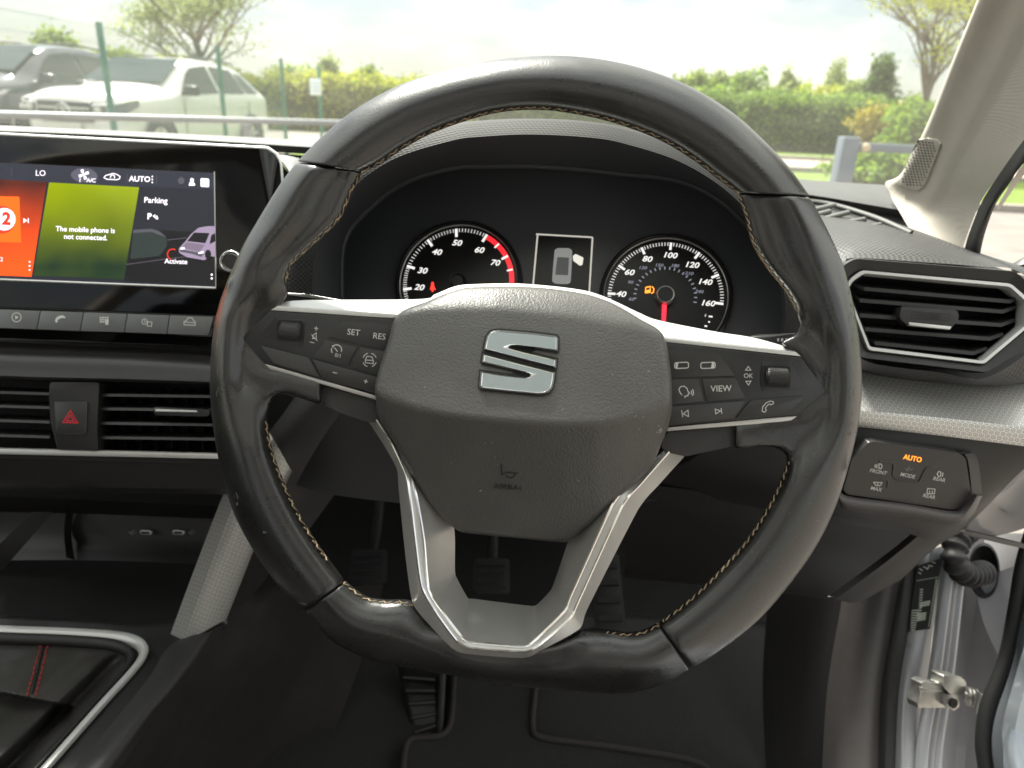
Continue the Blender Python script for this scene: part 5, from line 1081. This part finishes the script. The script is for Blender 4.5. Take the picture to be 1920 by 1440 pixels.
loft('upper_body', [[(1803,994,.735),(1850,948,.715),(1903,893,.69),(1975,820,.66)], [(1812,1000,.76),(1870,955,.74),(1915,905,.72),(1985,840,.69)], [(1830,1012,.80),(1890,1000,.79),(1935,985,.78),(1990,960,.77)]], mat('body_blue_grey', (.040, .046, .062), .35, metal=.3, coat=.4), jb, n=24, sub=3)
prism('bracket_edge', frontal(1860, 1010, .725), [(1804,996),(1830,999),(1940,1025),(1940,1033),(1880,1020),(1806,1002)], -.02, .002, M['bodydark'], jb, bev=.001)
# corrugated cable boot
bt = thing('cable_boot', 'ribbed grey rubber cable boot bent into the door post', 'cable boot', P(1820, 1085, .83))
path = crv([P(1822,990,.85), P(1800,1008,.835), P(1789,1035,.825), P(1795,1062,.825), P(1816,1078,.835), P(1848,1072,.86)], 240)
tube('boot_sleeve', path, lambda t: .0125+.0019*math.sin(t*2*math.pi*13), M['plastic_soft'], bt, seg=20)
# door check strap
ck = thing('door_check_strap', 'zinc door check strap with bolts on the silver door post', 'door check', P(1780, 1330, .82))
KF2 = Fr(P(1775, 1300, .815), CR*.95+CF*.3, CU)
prism('strap_box', KF2, [(1727,1281),(1735,1277),(1778,1286),(1778,1296),(1774,1328),(1722,1328),(1720,1318),(1727,1300)], -.010, .004, M['metal'], ck, bev=.0015)
prism('strap_flange', KF2, [(1724,1288),(1778,1296),(1776,1302),(1724,1296)], .003, .0055, M['metal'], ck, bev=.0006)
prism('hinge_knuckle', KF2, [(1769,1266),(1800,1268),(1812,1278),(1810,1300),(1796,1308),(1780,1300),(1768,1285)], -.006, .010, M['metal'], ck, bev=.003, r=.002)
prism('roller_bracket', KF2, [(1776,1302),(1802,1306),(1800,1326),(1790,1334),(1774,1324)], -.002, .012, M['metal'], ck, bev=.002); 
V, F = grid([[KF2.pt(*(Vector(KF2.uv(1786, 1318, .012))+Vector((math.cos(a), math.sin(a)))*r), h) for a in [2*math.pi*k/20 for k in range(20)]] for r, h in ((.0055, .010), (.0055, .014), (.004, .0145), (.0001, .013))], cu=True); mk('roller', V, F, M['rubber'], ck)
ax_ = (P(1842,1310,.81)-P(1806,1304,.815)).normalized()
tube('bolt_shaft', [P(1806,1303,.812), P(1842,1310,.808)], .0052, M['metal'], ck, seg=14)
for x in (1815, 1822, 1829): 
    c_ = P(x, 1304+(x-1806)*.19, .811); tube('bolt_washer', [c_-ax_*.001, c_+ax_*.0012], .0105, M['metal'], ck, seg=18)
prism('end_plate', frontal(1838, 1312, .80), [(1834,1296),(1846,1305),(1840,1342),(1830,1340)], -.002, .002, M['metal'], ck, bev=.0008)
# information sticker on the post
IS = Fr(P(1735, 1115, .848), P(1750,1100,.846)-P(1715,1108,.856), P(1740,1060,.846)-P(1725,1180,.846))
stk = thing('post_sticker', 'black and white information sticker on the silver door post', 'sticker', P(1725, 1180, .85))
M['stkblack'] = mat('sticker_black', (.012, .014, .012), .4); M['stkwhite'] = mat('sticker_white', (.62, .66, .58), .5); M['stktext'] = mat('sticker_text', (.34, .38, .33), .5)
prism('sticker_base', IS, [(1719,1062),(1768,1045),(1757,1100),(1744,1179),(1702,1185),(1712,1120)], -.0005, .0006, M['stkblack'], stk)
strokes(IS, [[(1718,1089),(1760,1082)], [(1756,1083),(1741,1176)]], 1.6, M['stktext'], stk, .0009, 'sticker_rule')
bars = []
for i in range(9): bars.append([(1707.5+i*.2, 1182-i*4.6), (1716+i*.9, 1180.8-i*4.6)])
for i in range(12): bars.append([(1721+i*.35, 1160-i*4.9), (1727+i*.35, 1159-i*4.9)])
for i in range(3): bars.append([(1725, 1131+i*3.2), (1744-i*.6, 1127+i*3.2)])
for i in range(5): bars.append([(1719, 1152+i*3), (1737-i*.5, 1149+i*3)])
for i in range(16): bars.append([(1745.5+i*.62, 1168-i*5.2), (1750+i*.62, 1167.2-i*5.2)])
bars += [[(1724,1066),(1730,1070)], [(1731,1062),(1738,1066)], [(1740,1060),(1749,1062)], [(1746,1053),(1754,1056)], [(1722,1073),(1727,1076)], [(1738,1068),(1742,1063)]]
tag(strokes(IS, bars, 2.1, M['stkwhite'], stk, .0009, 'sticker_print'), kind='stuff')
# opened door edge
dr = thing('car_door', 'edge of the opened silver-blue car door with its black seal', 'car door', P(1900, 1440, .72))
tube('door_seal', [P(1935,1000,.76), P(1918,1060,.755), P(1905,1140,.75), P(1886,1237,.745), P(1852,1325,.74), P(1843,1390,.735), P(1848,1440,.73), P(1862,1540,.72)], .0072, M['rubber'], dr, n=50, seg=12)
loft('door_skin', [[(1940,1040,.75),(1915,1150,.745),(1893,1250,.742),(1862,1335,.738),(1856,1390,.732),(1860,1440,.728),(1872,1540,.72)], [(1975,1080,.72),(1935,1180,.72),(1905,1290,.715),(1884,1370,.712),(1880,1410,.71),(1886,1450,.705),(1895,1540,.70)], [(2020,1120,.72),(1970,1220,.72),(1950,1310,.715),(1935,1390,.71),(1935,1430,.705),(1940,1470,.70),(1960,1560,.69)], [(2100,1120,.76),(2060,1220,.76),(2040,1310,.75),(2030,1390,.74),(2030,1430,.74),(2030,1470,.735),(2040,1560,.72)]], mat('door_paint', (.38, .42, .46), .25, metal=.5, coat=.6), dr, n=40, sub=4)
mir = thing('door_mirror_edge', 'dark corner of the door mirror base at the window edge', 'door mirror', P(1915, 500, .75))
loft('mirror_base', [[(1893,497,.74),(1906,490,.74),(1930,478,.735),(1990,460,.73)], [(1896,500,.73),(1910,496,.73),(1935,490,.725),(1990,480,.72)], [(1896,512,.74),(1912,512,.74),(1935,512,.735),(1990,512,.73)]], M['plastic'], mir, n=12, sub=2)
# ================================================================ outside: ground, road, verge
def ground(name, x0, x1, y0, y1, z, mt, kind='structure'):
    o = mk(name, [Vector((x0, y0, z)), Vector((x1, y0, z)), Vector((x1, y1, z)), Vector((x0, y1, z))], [(0, 1, 2, 3)], mt, None, False); o['kind'] = kind; return o
M['asphalt'] = mat('asphalt', (.16, .145, .13), .9, bump=('noise', 60, .4, .01), var=.2, mottle=2.); M['road'] = mat('road_surface', (.30, .25, .22), .9, var=.12, mottle=1.)
M['grass'] = mat('grass', (.11, .17, .020), .9, bump=('noise', 30, .8, .05), var=.3, mottle=3.)
ground('ground', -400, 400, -200, 900, 0, M['grass'])
ground('car_park', -60, 60, -40, 11.0, .004, M['asphalt']); ground('yard', -40, -4.9, 11.0, 26, .004, M['asphalt'])
ground('road', -4.8, 200, 17.8, 23, .008, M['road'])
for y in (11.0, 17.66, 23.0):
    k_ = box('kerb', (47, y+.07, .05), (103, .14, .12), mat('kerb_stone', (.35, .32, .29), .85, var=.1, mottle=3.)); k_['kind'] = 'structure'

# ================================================================ leaves and trees
def leaves(name, blobs, count, size, mt, par, shell=.55, squash=1.):
    """many leaf-sized faces through the given ellipsoids (centre, radii)"""
    wts = np.array([b[1][0]*b[1][1]*b[1][2] for b in blobs])**.7; wts /= wts.sum()
    idx = rng.choice(len(blobs), count, p=wts); C = np.array([b[0] for b in blobs])[idx]; Rr = np.array([b[1] for b in blobs])[idx]
    d = rng.normal(size=(count, 3)); d /= np.linalg.norm(d, axis=1)[:, None]; rad = (shell+(1-shell)*rng.random(count))**.6
    ctr = C+d*Rr*rad[:, None]*(1+.18*rng.normal(size=count))[:, None]
    a = rng.normal(size=(count, 3)); a /= np.linalg.norm(a, axis=1)[:, None]; b = np.cross(a, rng.normal(size=(count, 3))); b /= np.linalg.norm(b, axis=1)[:, None]
    s = size*(.6+.8*rng.random(count))[:, None]
    V = np.stack([ctr-a*s, ctr+b*s*.55, ctr+a*s, ctr-b*s*.55], 1).reshape(-1, 3)-np.array(org(par))
    V[:, 2] = np.maximum(V[:, 2], .02-org(par).z)
    me = bpy.data.meshes.new(name); n = count; me.vertices.add(4*n); me.vertices.foreach_set('co', V.ravel()); me.loops.add(4*n); me.loops.foreach_set('vertex_index', np.arange(4*n, dtype=np.int32))
    me.polygons.add(n); me.polygons.foreach_set('loop_start', np.arange(n, dtype=np.int32)*4); me.update(); me.validate(); me.materials.append(mt)
    o = bpy.data.objects.new(name, me); col.objects.link(o); o.parent = par
    return o
M['lf_hedge'] = leafmat('leaf_hedge', (0.096, 0.184, 0.028), (0.298, 0.420, 0.061)); M['lf_yellow'] = leafmat('leaf_yellow', (0.210, 0.280, 0.025), (0.500, 0.500, 0.052)); M['lf_orange'] = leafmat('leaf_orange', (.22, .20, .02), (.42, .36, .05))
M['lf_tree'] = leafmat('leaf_tree', (0.123, 0.193, 0.038), (0.350, 0.420, 0.105)); M['lf_dark'] = leafmat('leaf_dark', (0.052, 0.105, 0.025), (0.158, 0.228, 0.052)); M['lf_pale'] = leafmat('leaf_pale', (0.210, 0.263, 0.105), (0.420, 0.473, 0.193))
M['bark'] = mat('bark', (.13, .105, .075), .9, var=.2, mottle=8.); M['core'] = mat('hedge_core', (.05, .075, .02), 1.)
def branches(base, h, r, spread, depth, up=.6, n1=7, seed=1):
    rd = random.Random(seed); paths = []; tips = []
    def go(p, d, ln, rad, lv):
        pts = [p]; q = p.copy(); dd = d.copy()
        for i in range(5):
            dd = (dd+Vector((rd.uniform(-1, 1), rd.uniform(-1, 1), rd.uniform(-.3, .6)))*.13).normalized(); q = q+dd*ln/5; pts.append(q.copy())
        paths.append((pts, rad, rad*.45 if lv < depth else rad*.25))
        if lv >= depth: tips.append((pts[-1], pts[3])); return
        for k in range(n1 if lv == 0 else rd.randint(2, 4)):
            t = rd.uniform(.38, 1.) if lv == 0 else rd.uniform(.35, 1.); j = min(4, int(t*5)); b0 = pts[j].lerp(pts[j+1], t*5-j)
            a = rd.uniform(0, 6.28); nd = (dd*up+Vector((math.cos(a), math.sin(a), rd.uniform(-.1, .6)))*spread).normalized()
            go(b0, nd, ln*rd.uniform(.5, .72), rad*.5, lv+1)
    go(base, Vector((0, 0, 1)), h*.5, r, 0)
    return paths, tips
def wood(name, paths, mt, par):
    V = []; F = []; seg = 5
    for pts, r0, r1 in paths:
        o0 = len(V); m = len(pts)
        for i in range(m):
            t = (pts[min(i+1, m-1)]-pts[max(i-1, 0)]).normalized(); a = t.orthogonal().normalized(); b = t.cross(a); r = r0+(r1-r0)*i/(m-1)
            V += [pts[i]+a*math.cos(2*math.pi*k/seg)*r+b*math.sin(2*math.pi*k/seg)*r for k in range(seg)]
        for i in range(m-1):
            for k in range(seg): F.append((o0+i*seg+k, o0+i*seg+(k+1) % seg, o0+(i+1)*seg+(k+1) % seg, o0+(i+1)*seg+k))
    return mk(name, V, F, mt, par)
def tree(name, label, base, h, r, spread, lm, nl, ls, depth=3, seed=1, n1=7, up=.6, lr=.45, group=None):
    t = thing(name, label, 'tree', base, group); ps, tips = branches(base, h, r, spread, depth, up, n1, seed)
    wood('trunk', ps[:1], M['bark'], t); wood('limbs', ps[1:], M['bark'], t)
    leaves('crown', [(tuple(a.lerp(b, rng.random()*.8)), (lr, lr, lr*.8)) for a, b in tips for _ in range(2)], nl, ls, lm, t, .1)
    return t
def clump(name, label, c, rx, ry, h, lm, nl, ls, cat='bush', group=None, seed=1):
    rd = random.Random(seed); t = thing(name, label, cat, Vector((c[0], c[1], 0)), group); bl = []
    for i in range(14):
        a = rd.uniform(0, 6.28); q = rd.uniform(0, .75); z = h*rd.uniform(.25, .82); k = .6+.4*(1-z/h)
        bl.append(((c[0]+math.cos(a)*q*rx*k, c[1]+math.sin(a)*q*ry*k, z), (rx*rd.uniform(.3, .5), ry*rd.uniform(.3, .5), h*rd.uniform(.14, .24))))
    wood('trunk', [([Vector((c[0], c[1], 0)), Vector((c[0], c[1], h*.3)), Vector((c[0]+.05, c[1], h*.7))], .08*h**.5, .02)], M['bark'], t)
    leaves('crown', bl, nl, ls, lm, t, .35)
    return t
def hedge(name, label, x0, x1, y, h, dp, lm, nl, seed):
    rd = random.Random(seed); t = thing(name, label, 'hedge', Vector(((x0+x1)/2, y, 0))); bl = []; x = x0
    rows = []
    for i in range(40):
        xx = x0+(x1-x0)*i/39; hh_ = h*.90+.05*math.sin(i*1.3); rows.append([Vector((xx, y-dp*.42, 0)), Vector((xx, y-dp*.42, hh_*.9)), Vector((xx, y-dp*.2, hh_)), Vector((xx, y+dp*.4, hh_)), Vector((xx, y+dp*.42, 0))])
    mk('core_infill', *grid(rows), M['core'], t)  # solid dark block added inside the leaves so nothing shows through
    while x < x1:
        for z in (h*.22, h*.55, h*.83):
            bl.append(((x+rd.uniform(-.3, .3), y-dp*.2+rd.uniform(-.15, .15), z+rd.uniform(-.1, .1)), (.6, dp*.42, h*.2+rd.uniform(0, .08)*h)))
        x += .5
    leaves('foliage', bl, nl, .075, lm, t, .6)
    return t
hedge('hedge', 'clipped green hedge across the road, right of the wheel', -1.9, 20, 29.2, 1.93, 1.6, M['lf_hedge'], 80000, 3)
hedge('hedge', 'yellow-green hedge behind the fence, left of the wheel', -13.5, -2.4, 28.0, 1.80, 1.8, M['lf_yellow'], 40000, 4)
c_ = W(1655, 250, 22.5); clump('bush', 'orange-tinged leafy bush near the blue-grey barrier post', (c_.x, 22.5), 1.45, 1.0, 1.75, M['lf_orange'], 8000, .07, seed=5)
c_ = W(1745, 250, 19); clump('bush', 'dark green bush at the foot of the bare-limbed tree', (c_.x, 19), 1.4, 1.3, 1.7, M['lf_hedge'], 6000, .07, seed=6)
c_ = W(1660, 300, 10); clump('bush', 'low green bush behind the blue-grey barrier rail', (c_.x+.35, 10.6), 1.0, .7, .85, M['lf_hedge'], 6000, .05, seed=61)
TR = [(1295,38,122,1.4,'lf_tree','small round green tree behind the hedge, nearest the wheel rim'),(1345,44,130,1.5,'lf_tree','pale green round tree second from the rim behind the hedge'),(1390,40,122,1.6,'lf_hedge','broad green tree third from the rim behind the hedge'),
      (1440,48,146,1.6,'lf_pale','low hazy tree behind the middle of the hedge'),(1482,46,132,1.2,'lf_pale','grey-green narrow tree behind the hedge'),(1545,36,146,2.0,'lf_yellow','wide yellow-green tree behind the hedge'),(1590,34,132,1.5,'lf_tree','green tree behind the orange bush'),(1560,60,108,1.8,'lf_pale','distant pale tree top above the wide yellow-green tree')]
for i, (px, y, h, rx, m_, lb) in enumerate(TR):
    c_ = W(px, 200, y); h = W(px, h, y).z; clump('background_tree', lb, (c_.x, y), rx, rx*.8, h, M[m_], 3800, .11, 'tree', 'trees beyond the hedge', 20+i)
c_ = W(1645, 180, 30); t = thing('conifer', 'dark pointed conifer in front of the sky near the pillar', 'tree', Vector((c_.x, 30, 0)))
wood('trunk', [([Vector((c_.x, 30, 0)), Vector((c_.x, 30, 2)), Vector((c_.x, 30, 3.4))], .12, .03)], M['bark'], t)
leaves('crown', [((c_.x, 30, .6+.33*i), (1.15-.09*i, 1.15-.09*i, .4)) for i in range(9)], 5000, .10, M['lf_dark'], t, .3)
c_ = W(1738, 210, 20); tree('bare_limbed_tree', 'tall thin-leaved tree with bare forking limbs beside the pillar', Vector((c_.x, 20, 0)), 6.4, .10, .85, M['lf_yellow'], 5000, .045, 5, 11, 11, .65, .3)
c_ = W(1800, 210, 24); tree('bare_limbed_tree', 'second thin-leaved tree half hidden behind the pillar', Vector((c_.x, 24, 0)), 6.8, .09, .62, M['lf_yellow'], 4000, .045, 5, 15, 10, .75, .3)
c_ = W(432, 150, 32); tree('spreading_tree', 'big spreading leafy tree above the white car', Vector((c_.x, 29, 0)), 6.2, .14, .72, M['lf_pale'], 7000, .065, 4, 23, 13, .6, .5)
for i, (px, y, h, rx, m_, lb) in enumerate(((20,30,72,2.6,'lf_yellow','bushy yellow-green tree behind the dark car roof'),(120,34,58,1.8,'lf_tree','upright green tree between the dark car and the first fence post'),(230,36,84,2.2,'lf_tree','low green tree behind the white car roof'),(330,40,92,2.2,'lf_yellow','low yellow-green tree left of the spreading tree'),(540,36,108,1.7,'lf_hedge','rounded green tree right of the spreading tree'),(620,40,92,1.3,'lf_pale','faint pale tree above the yellow-green hedge'),(690,42,116,1.6,'lf_tree','green tree above the hedge where the rim begins'),(-60,30,50,2.0,'lf_tree','green tree at the left edge beyond the dark car'))):
    c_ = W(px, 150, y); h = W(px, h, y).z; clump('background_tree', lb, (c_.x, y), rx, rx*.8, h, M[m_], 4200, .11, 'tree', 'trees beyond the fence', 50+i)

# ================================================================ fence, rail, sign
M['fgreen'] = mat('fence_green', (.015, .16, .10), .5); M['galv'] = mat('galvanised', (.20, .21, .22), .5, metal=.3, var=.08); M['bluegrey'] = mat('post_blue_grey', (.13, .155, .19), .5, var=.06, mottle=8.)
fen = thing('mesh_fence', 'green wire mesh fence with tall posts beside the parked cars', 'fence', Vector((-4.8, 14, 0)))
YS = [5.5, 8.87, 12.2, 15.3]
for y in YS: tube('fence_post', [Vector((-4.8, y, 0)), Vector((-4.8, y, 1.82))], .038, M['fgreen'], fen, seg=8)
for a, b_ in zip(YS, YS[1:]):
    wires = []
    n_ = int((b_-a)/.05)
    for i in range(1, n_): wires.append([Vector((-4.77, a+(b_-a)*i/n_, .05)), Vector((-4.77, a+(b_-a)*i/n_, 1.78))])
    for k_ in range(11): wires.append([Vector((-4.765, a, .05+k_*.172)), Vector((-4.765, b_, .05+k_*.172))])
    tag(joined_tubes('wire_panel', wires, .0022, M['fgreen'], fen, 4, False), kind='stuff')
sp_ = thing('sign_post', 'green post carrying a small white notice at the end of the fence', 'sign post', Vector((-4.83, 18.15, 0)))
tube('post', [Vector((-4.83, 18.15, 0)), Vector((-4.83, 18.15, 1.8))], .04, M['fgreen'], sp_, seg=8)
box('notice_plate', (-4.90, 18.07, 1.36), (.26, .012, .36), mat('notice_white', (.72, .76, .84), .5), sp_, .004)
for k_ in range(3): box('notice_line', (-4.90, 18.062, 1.28+k_*.08), (.19, .004, .022), mat('notice_blue', (.30, .36, .52), .5), sp_)
rl = thing('barrier_rail', 'grey galvanised barrier rail in front of the parked cars', 'barrier', Vector((-3, 4.6, 0)))
tube('rail', [Vector((-5.2, 3.42, .95)), Vector((-3.41, 4.95, .95)), Vector((-1.0, 7.0, .95))], .024, M['galv'], rl, seg=12)
for x, y in ((-4.4, 4.12), (-2.2, 6.0), (-1.05, 6.98)): tube('rail_post', [Vector((x, y+.03, 0)), Vector((x, y+.03, .92))], .03, M['galv'], rl, seg=12)
br = thing('barrier_rail', 'blue-grey square post and rail barrier on the grass by the pillar', 'barrier', Vector((2.1, 4.6, 0)))
box('barrier_post', (2.32, 5.46, .525), (.12, .12, 1.05), M['bluegrey'], br, .008)
box('barrier_arm', (3.8, 5.46, .985), (2.84, .05, .06), M['bluegrey'], br, .006)
V, F = grid([[Vector((2.42+math.cos(2*math.pi*k/16)*r, 5.395-d_, .985+math.sin(2*math.pi*k/16)*r)) for k in range(16)] for r, d_ in ((.030, 0), (.030, .012), (.022, .02), (.001, .022))], cu=True); mk('bolt_cap', V, F, mat('bolt_tan', (.55, .42, .28), .5), br)

# ================================================================ parked cars
def car(name, label, cx, yf, H, Wd, Ln, paint, grille_light, badge, yaw=0.):
    """a large estate-type car facing the camera: nose at y = yf, tail at yf + Ln"""
    sx_, bk_ = Vector((math.cos(yaw), -math.sin(yaw), 0)), Vector((math.sin(yaw), math.cos(yaw), 0)); AX = (sx_, bk_, Vector((0, 0, 1)))
    def D(v): return sx_*v[0]+bk_*v[1]+Vector((0, 0, v[2]))
    def X(v): return Vector((cx, yf, 0))+D(v)
    t = thing(name, label, 'car', X((0, Ln/2, 0))); hw = Wd/2; k = H/1.74
    def box(nm, c, s, m_, par=None, bev=0.): return globals()['box'](nm, c, s, m_, par, bev, AX)
    #  y,   sill z, belt z, top z, half width, half width at top
    ST = [(-.02,.40,.70,.86,.55,.46),(.04,.26,.82,1.02,.80,.66),(.20,.22,.93,1.11,.93,.74),(.60,.22,1.01,1.17,.985,.78),(1.05,.22,1.05,1.17,1.0,.80),(1.30,.22,1.07,1.20,1.0,.80),
          (1.72,.22,1.09,1.48,1.0,.74),(2.10,.22,1.10,1.67,1.0,.69),(2.50,.22,1.11,1.73,1.0,.67),(3.10,.22,1.12,1.74,1.0,.66),(3.70,.22,1.13,1.70,1.0,.65),(4.12,.22,1.14,1.60,.99,.63),(4.45,.24,1.14,1.40,.97,.64),(4.64,.28,1.08,1.18,.93,.72),(4.74,.36,.90,1.02,.82,.68)]
    rows = []; s_ = Ln/4.72
    for y, zs, zb, zt, w_, wt in ST:
        w_ *= hw; wt *= hw; zb *= k; zt *= k
        half = [(0, zs), (w_*.86, zs), (w_*.97, zs+.10), (w_, (zs+zb)*.5), (w_*.99, zb-.05), (w_*.965, zb), (wt+.05*(zt-zb > .15), zt-.07*k if zt-zb > .15 else zt-.03), (wt*.90, zt-.015), (wt*.5, zt+.012), (0, zt+.018)]
        ring_ = half+[(-x, z) for x, z in half[-2:0:-1]]
        rows.append([X((x, y*s_, z)) for x, z in ring_])
    V, F = grid(rows, cu=True); n = len(rows[0]); F += [tuple(range(n))[::-1], tuple(range((len(rows)-1)*n, len(rows)*n))]
    body = mk('body', V, F, paint, t, True, 50); sb_ = body.modifiers.new('round', 'SUBSURF'); sb_.levels = 2; sb_.render_levels = 2
    gm, dk, ch = M['carglass'], M['cardark'], M['chrome']
    def pane(nm, pts, m_, par=t, th=.0): 
        return mk(nm, [X(p) for p in pts], [tuple(range(len(pts)))], m_, par, False)
    def side(y, f, sgn=1):   # on the cabin flank, f from belt to roof edge
        zb = np.interp(y, [a[0] for a in ST], [a[2] for a in ST])*k; zt = np.interp(y, [a[0] for a in ST], [a[3] for a in ST])*k
        w0 = np.interp(y, [a[0] for a in ST], [a[4] for a in ST])*hw*.965; w1 = np.interp(y, [a[0] for a in ST], [a[5] for a in ST])*hw+.05
        return (sgn*(w0+(w1-w0)*f+.012), y*s_, zb+(zt-.07*k-zb)*f)
    for sgn in (1, -1):
        for nm, a in (('front_side_window', ((1.60,.06),(2.02,.80),(2.20,.90),(2.72,.93),(2.78,.06))), ('rear_side_window', ((2.86,.06),(2.82,.93),(3.55,.90),(3.72,.06))), ('quarter_window', ((3.80,.08),(3.64,.88),(3.98,.80),(4.24,.30),(4.26,.10)))):
            pane(nm, [side(y, f, sgn) for y, f in a], gm)
        o0 = side(1.72, .02, sgn); mm = box('door_mirror', X((o0[0]+sgn*.13, o0[1], o0[2]+.08)), (.24, .14, .17), paint if not badge else dk, t, .04)
        for y in (1.62, 2.82, 3.75): 
            q0 = (sgn*(hw*1.004), y*s_, .45); q1 = (sgn*(hw*1.0), y*s_, 1.02*k); tube('door_gap', [X(q0), X(q1)], .006, dk, t, seg=4)
        for y in (2.62, 3.58): box('door_handle', X((sgn*(hw*1.0), y*s_, .93*k)), (.03, .18, .03), paint, t, .01)
        for y in (.90, 3.78):
            c0 = X((sgn*(hw-.10), y*s_, .35)); wl_ = bpy.data.objects.new('wheel', None); 
            rows2 = [[c0+D((sgn*dx, math.cos(2*math.pi*i/28)*r, math.sin(2*math.pi*i/28)*r)) for i in range(28)] for r, dx in ((.23, .10), (.245, .115), (.33, .115), (.35, .08), (.35, -.12), (.23, -.12))]
            bpy.data.objects.remove(wl_); V, F = grid(rows2, cu=True); ty = mk('tyre', V, F, M['rubber'], t)
            rows3 = [[c0+D((sgn*dx, math.cos(2*math.pi*i/28)*r, math.sin(2*math.pi*i/28)*r)) for i in range(28)] for r, dx in ((.235, .10), (.215, .09), (.20, .04), (.01, .04))]
            V, F = grid(rows3, cu=True); rm = mk('wheel_rim', V, F, dk, ty)
            for j in range(5):
                a = 2*math.pi*j/5+.3; tube('rim_spoke', [c0+D((sgn*.085, math.cos(a)*.03, math.sin(a)*.03)), c0+D((sgn*.10, math.cos(a)*.215, math.sin(a)*.215))], .028, M['silver'], ty, seg=6)
            arch = [c0+D((sgn*.118, math.cos(R_(a))*.385, math.sin(R_(a))*.385)) for a in range(-10, 191, 10)]; tube('wheel_arch', arch, .03, dk, t, seg=6)
    wsn = [(-.78*hw, 1.36*s_, 1.265*k), (.78*hw, 1.36*s_, 1.265*k), (.66*hw, 2.10*s_, 1.675*k), (-.66*hw, 2.10*s_, 1.675*k)]
    nrm = D((0, -.55, .83)); mk('windscreen', [X(p)+nrm*.03 for p in wsn], [(0, 1, 2, 3)], gm, t, False)
    tube('roof_bar', [X((.62*hw, 2.3*s_, 1.74*k)), X((.62*hw, 3.0*s_, 1.77*k)), X((.60*hw, 3.9*s_, 1.71*k))], .018, dk, t, n=12, seg=6); tube('roof_bar', [X((-.62*hw, 2.3*s_, 1.74*k)), X((-.62*hw, 3.0*s_, 1.77*k)), X((-.60*hw, 3.9*s_, 1.71*k))], .018, dk, t, n=12, seg=6)
    gr_ = box('grille', X((0, .0, .79*k)), (.98*hw, .12, .30), dk, t, .02)
    for z in ((.74, .84) if badge else (.68, .74, .80, .86)): box('grille_bar', X((0, -.062, z*k)), (.94*hw, .02, .024), ch if grille_light else dk, gr_)
    if badge:
        rg = [X((math.cos(2*math.pi*i/24)*.115, -.085, .79*k+math.sin(2*math.pi*i/24)*.115)) for i in range(24)]; tube('badge_ring', rg, .012, ch, gr_, seg=6, closed=True)
        for j in range(3): a = R_(90+120*j); tube('badge_star', [X((0, -.085, .79*k)), X((math.cos(a)*.11, -.085, .79*k+math.sin(a)*.11))], .012, ch, gr_, seg=5)
    box('lower_intake', X((0, -.01, .42)), (1.25*hw, .10, .16), dk, t, .02); box('bumper_lip', X((0, -.03, .30)), (1.3*hw, .08, .05), M['silver'] if badge else dk, t, .01)
    box('number_plate', X((0, -.06, .55)), (.52, .015, .11), M['plate'], t)
    for sgn in (1, -1):
        lo_ = [(.50, -.03, .77), (.78, .03, .75), (.93, .20, .79), (.98, .48, .91)]; up_ = [(.50, -.01, .89), (.76, .06, .91), (.90, .24, .96), (.955, .50, 1.0)]
        ls_ = [[X((sgn*(a*hw+.02), y-.04, z*k)) for a, y, z in q] for q in (lo_, up_)]
        V, F = grid([crv(q, 14) for q in ls_]); hd_ = mk('headlight', V, F, M['lamp'], t)
        tube('lamp_strip', [p+D((sgn*.01, -.02, 0)) for p in ls_[1]], .016, ch, hd_, n=14, seg=6)
        for a, y in ((.62, -.02), (.80, .05)): box('lamp_lens', X((sgn*a*hw, y-.05, .83*k)), (.11, .05, .07), M['plate'], hd_, .02)
        box('fog_lamp', X((sgn*.74*hw, .05, .42)), (.20*hw, .12, .12), dk, t, .02)
    return t
M['carglass'] = mat('car_glass', (.02, .035, .03), .08, spec=.35); M['cardark'] = mat('car_dark', (.02, .02, .022), .4); M['lamp'] = mat('car_lamp', (.10, .105, .11), .15, metal=.3, coat=.6); M['plate'] = mat('number_plate', (.70, .69, .62), .5)
car('parked_car', 'white estate-type car with round star badge behind the mesh fence', -7.14, 11.9, 1.70, 1.93, 4.70, mat('white_paint', (.78, .77, .72), .25, coat=.8), True, True, R_(10))
car('parked_car', 'dark grey estate-type car parked beside the white one', -9.95, 12.3, 1.84, 2.0, 4.9, mat('dark_paint', (.035, .04, .05), .2, metal=.3, coat=.9), False, False, R_(10))
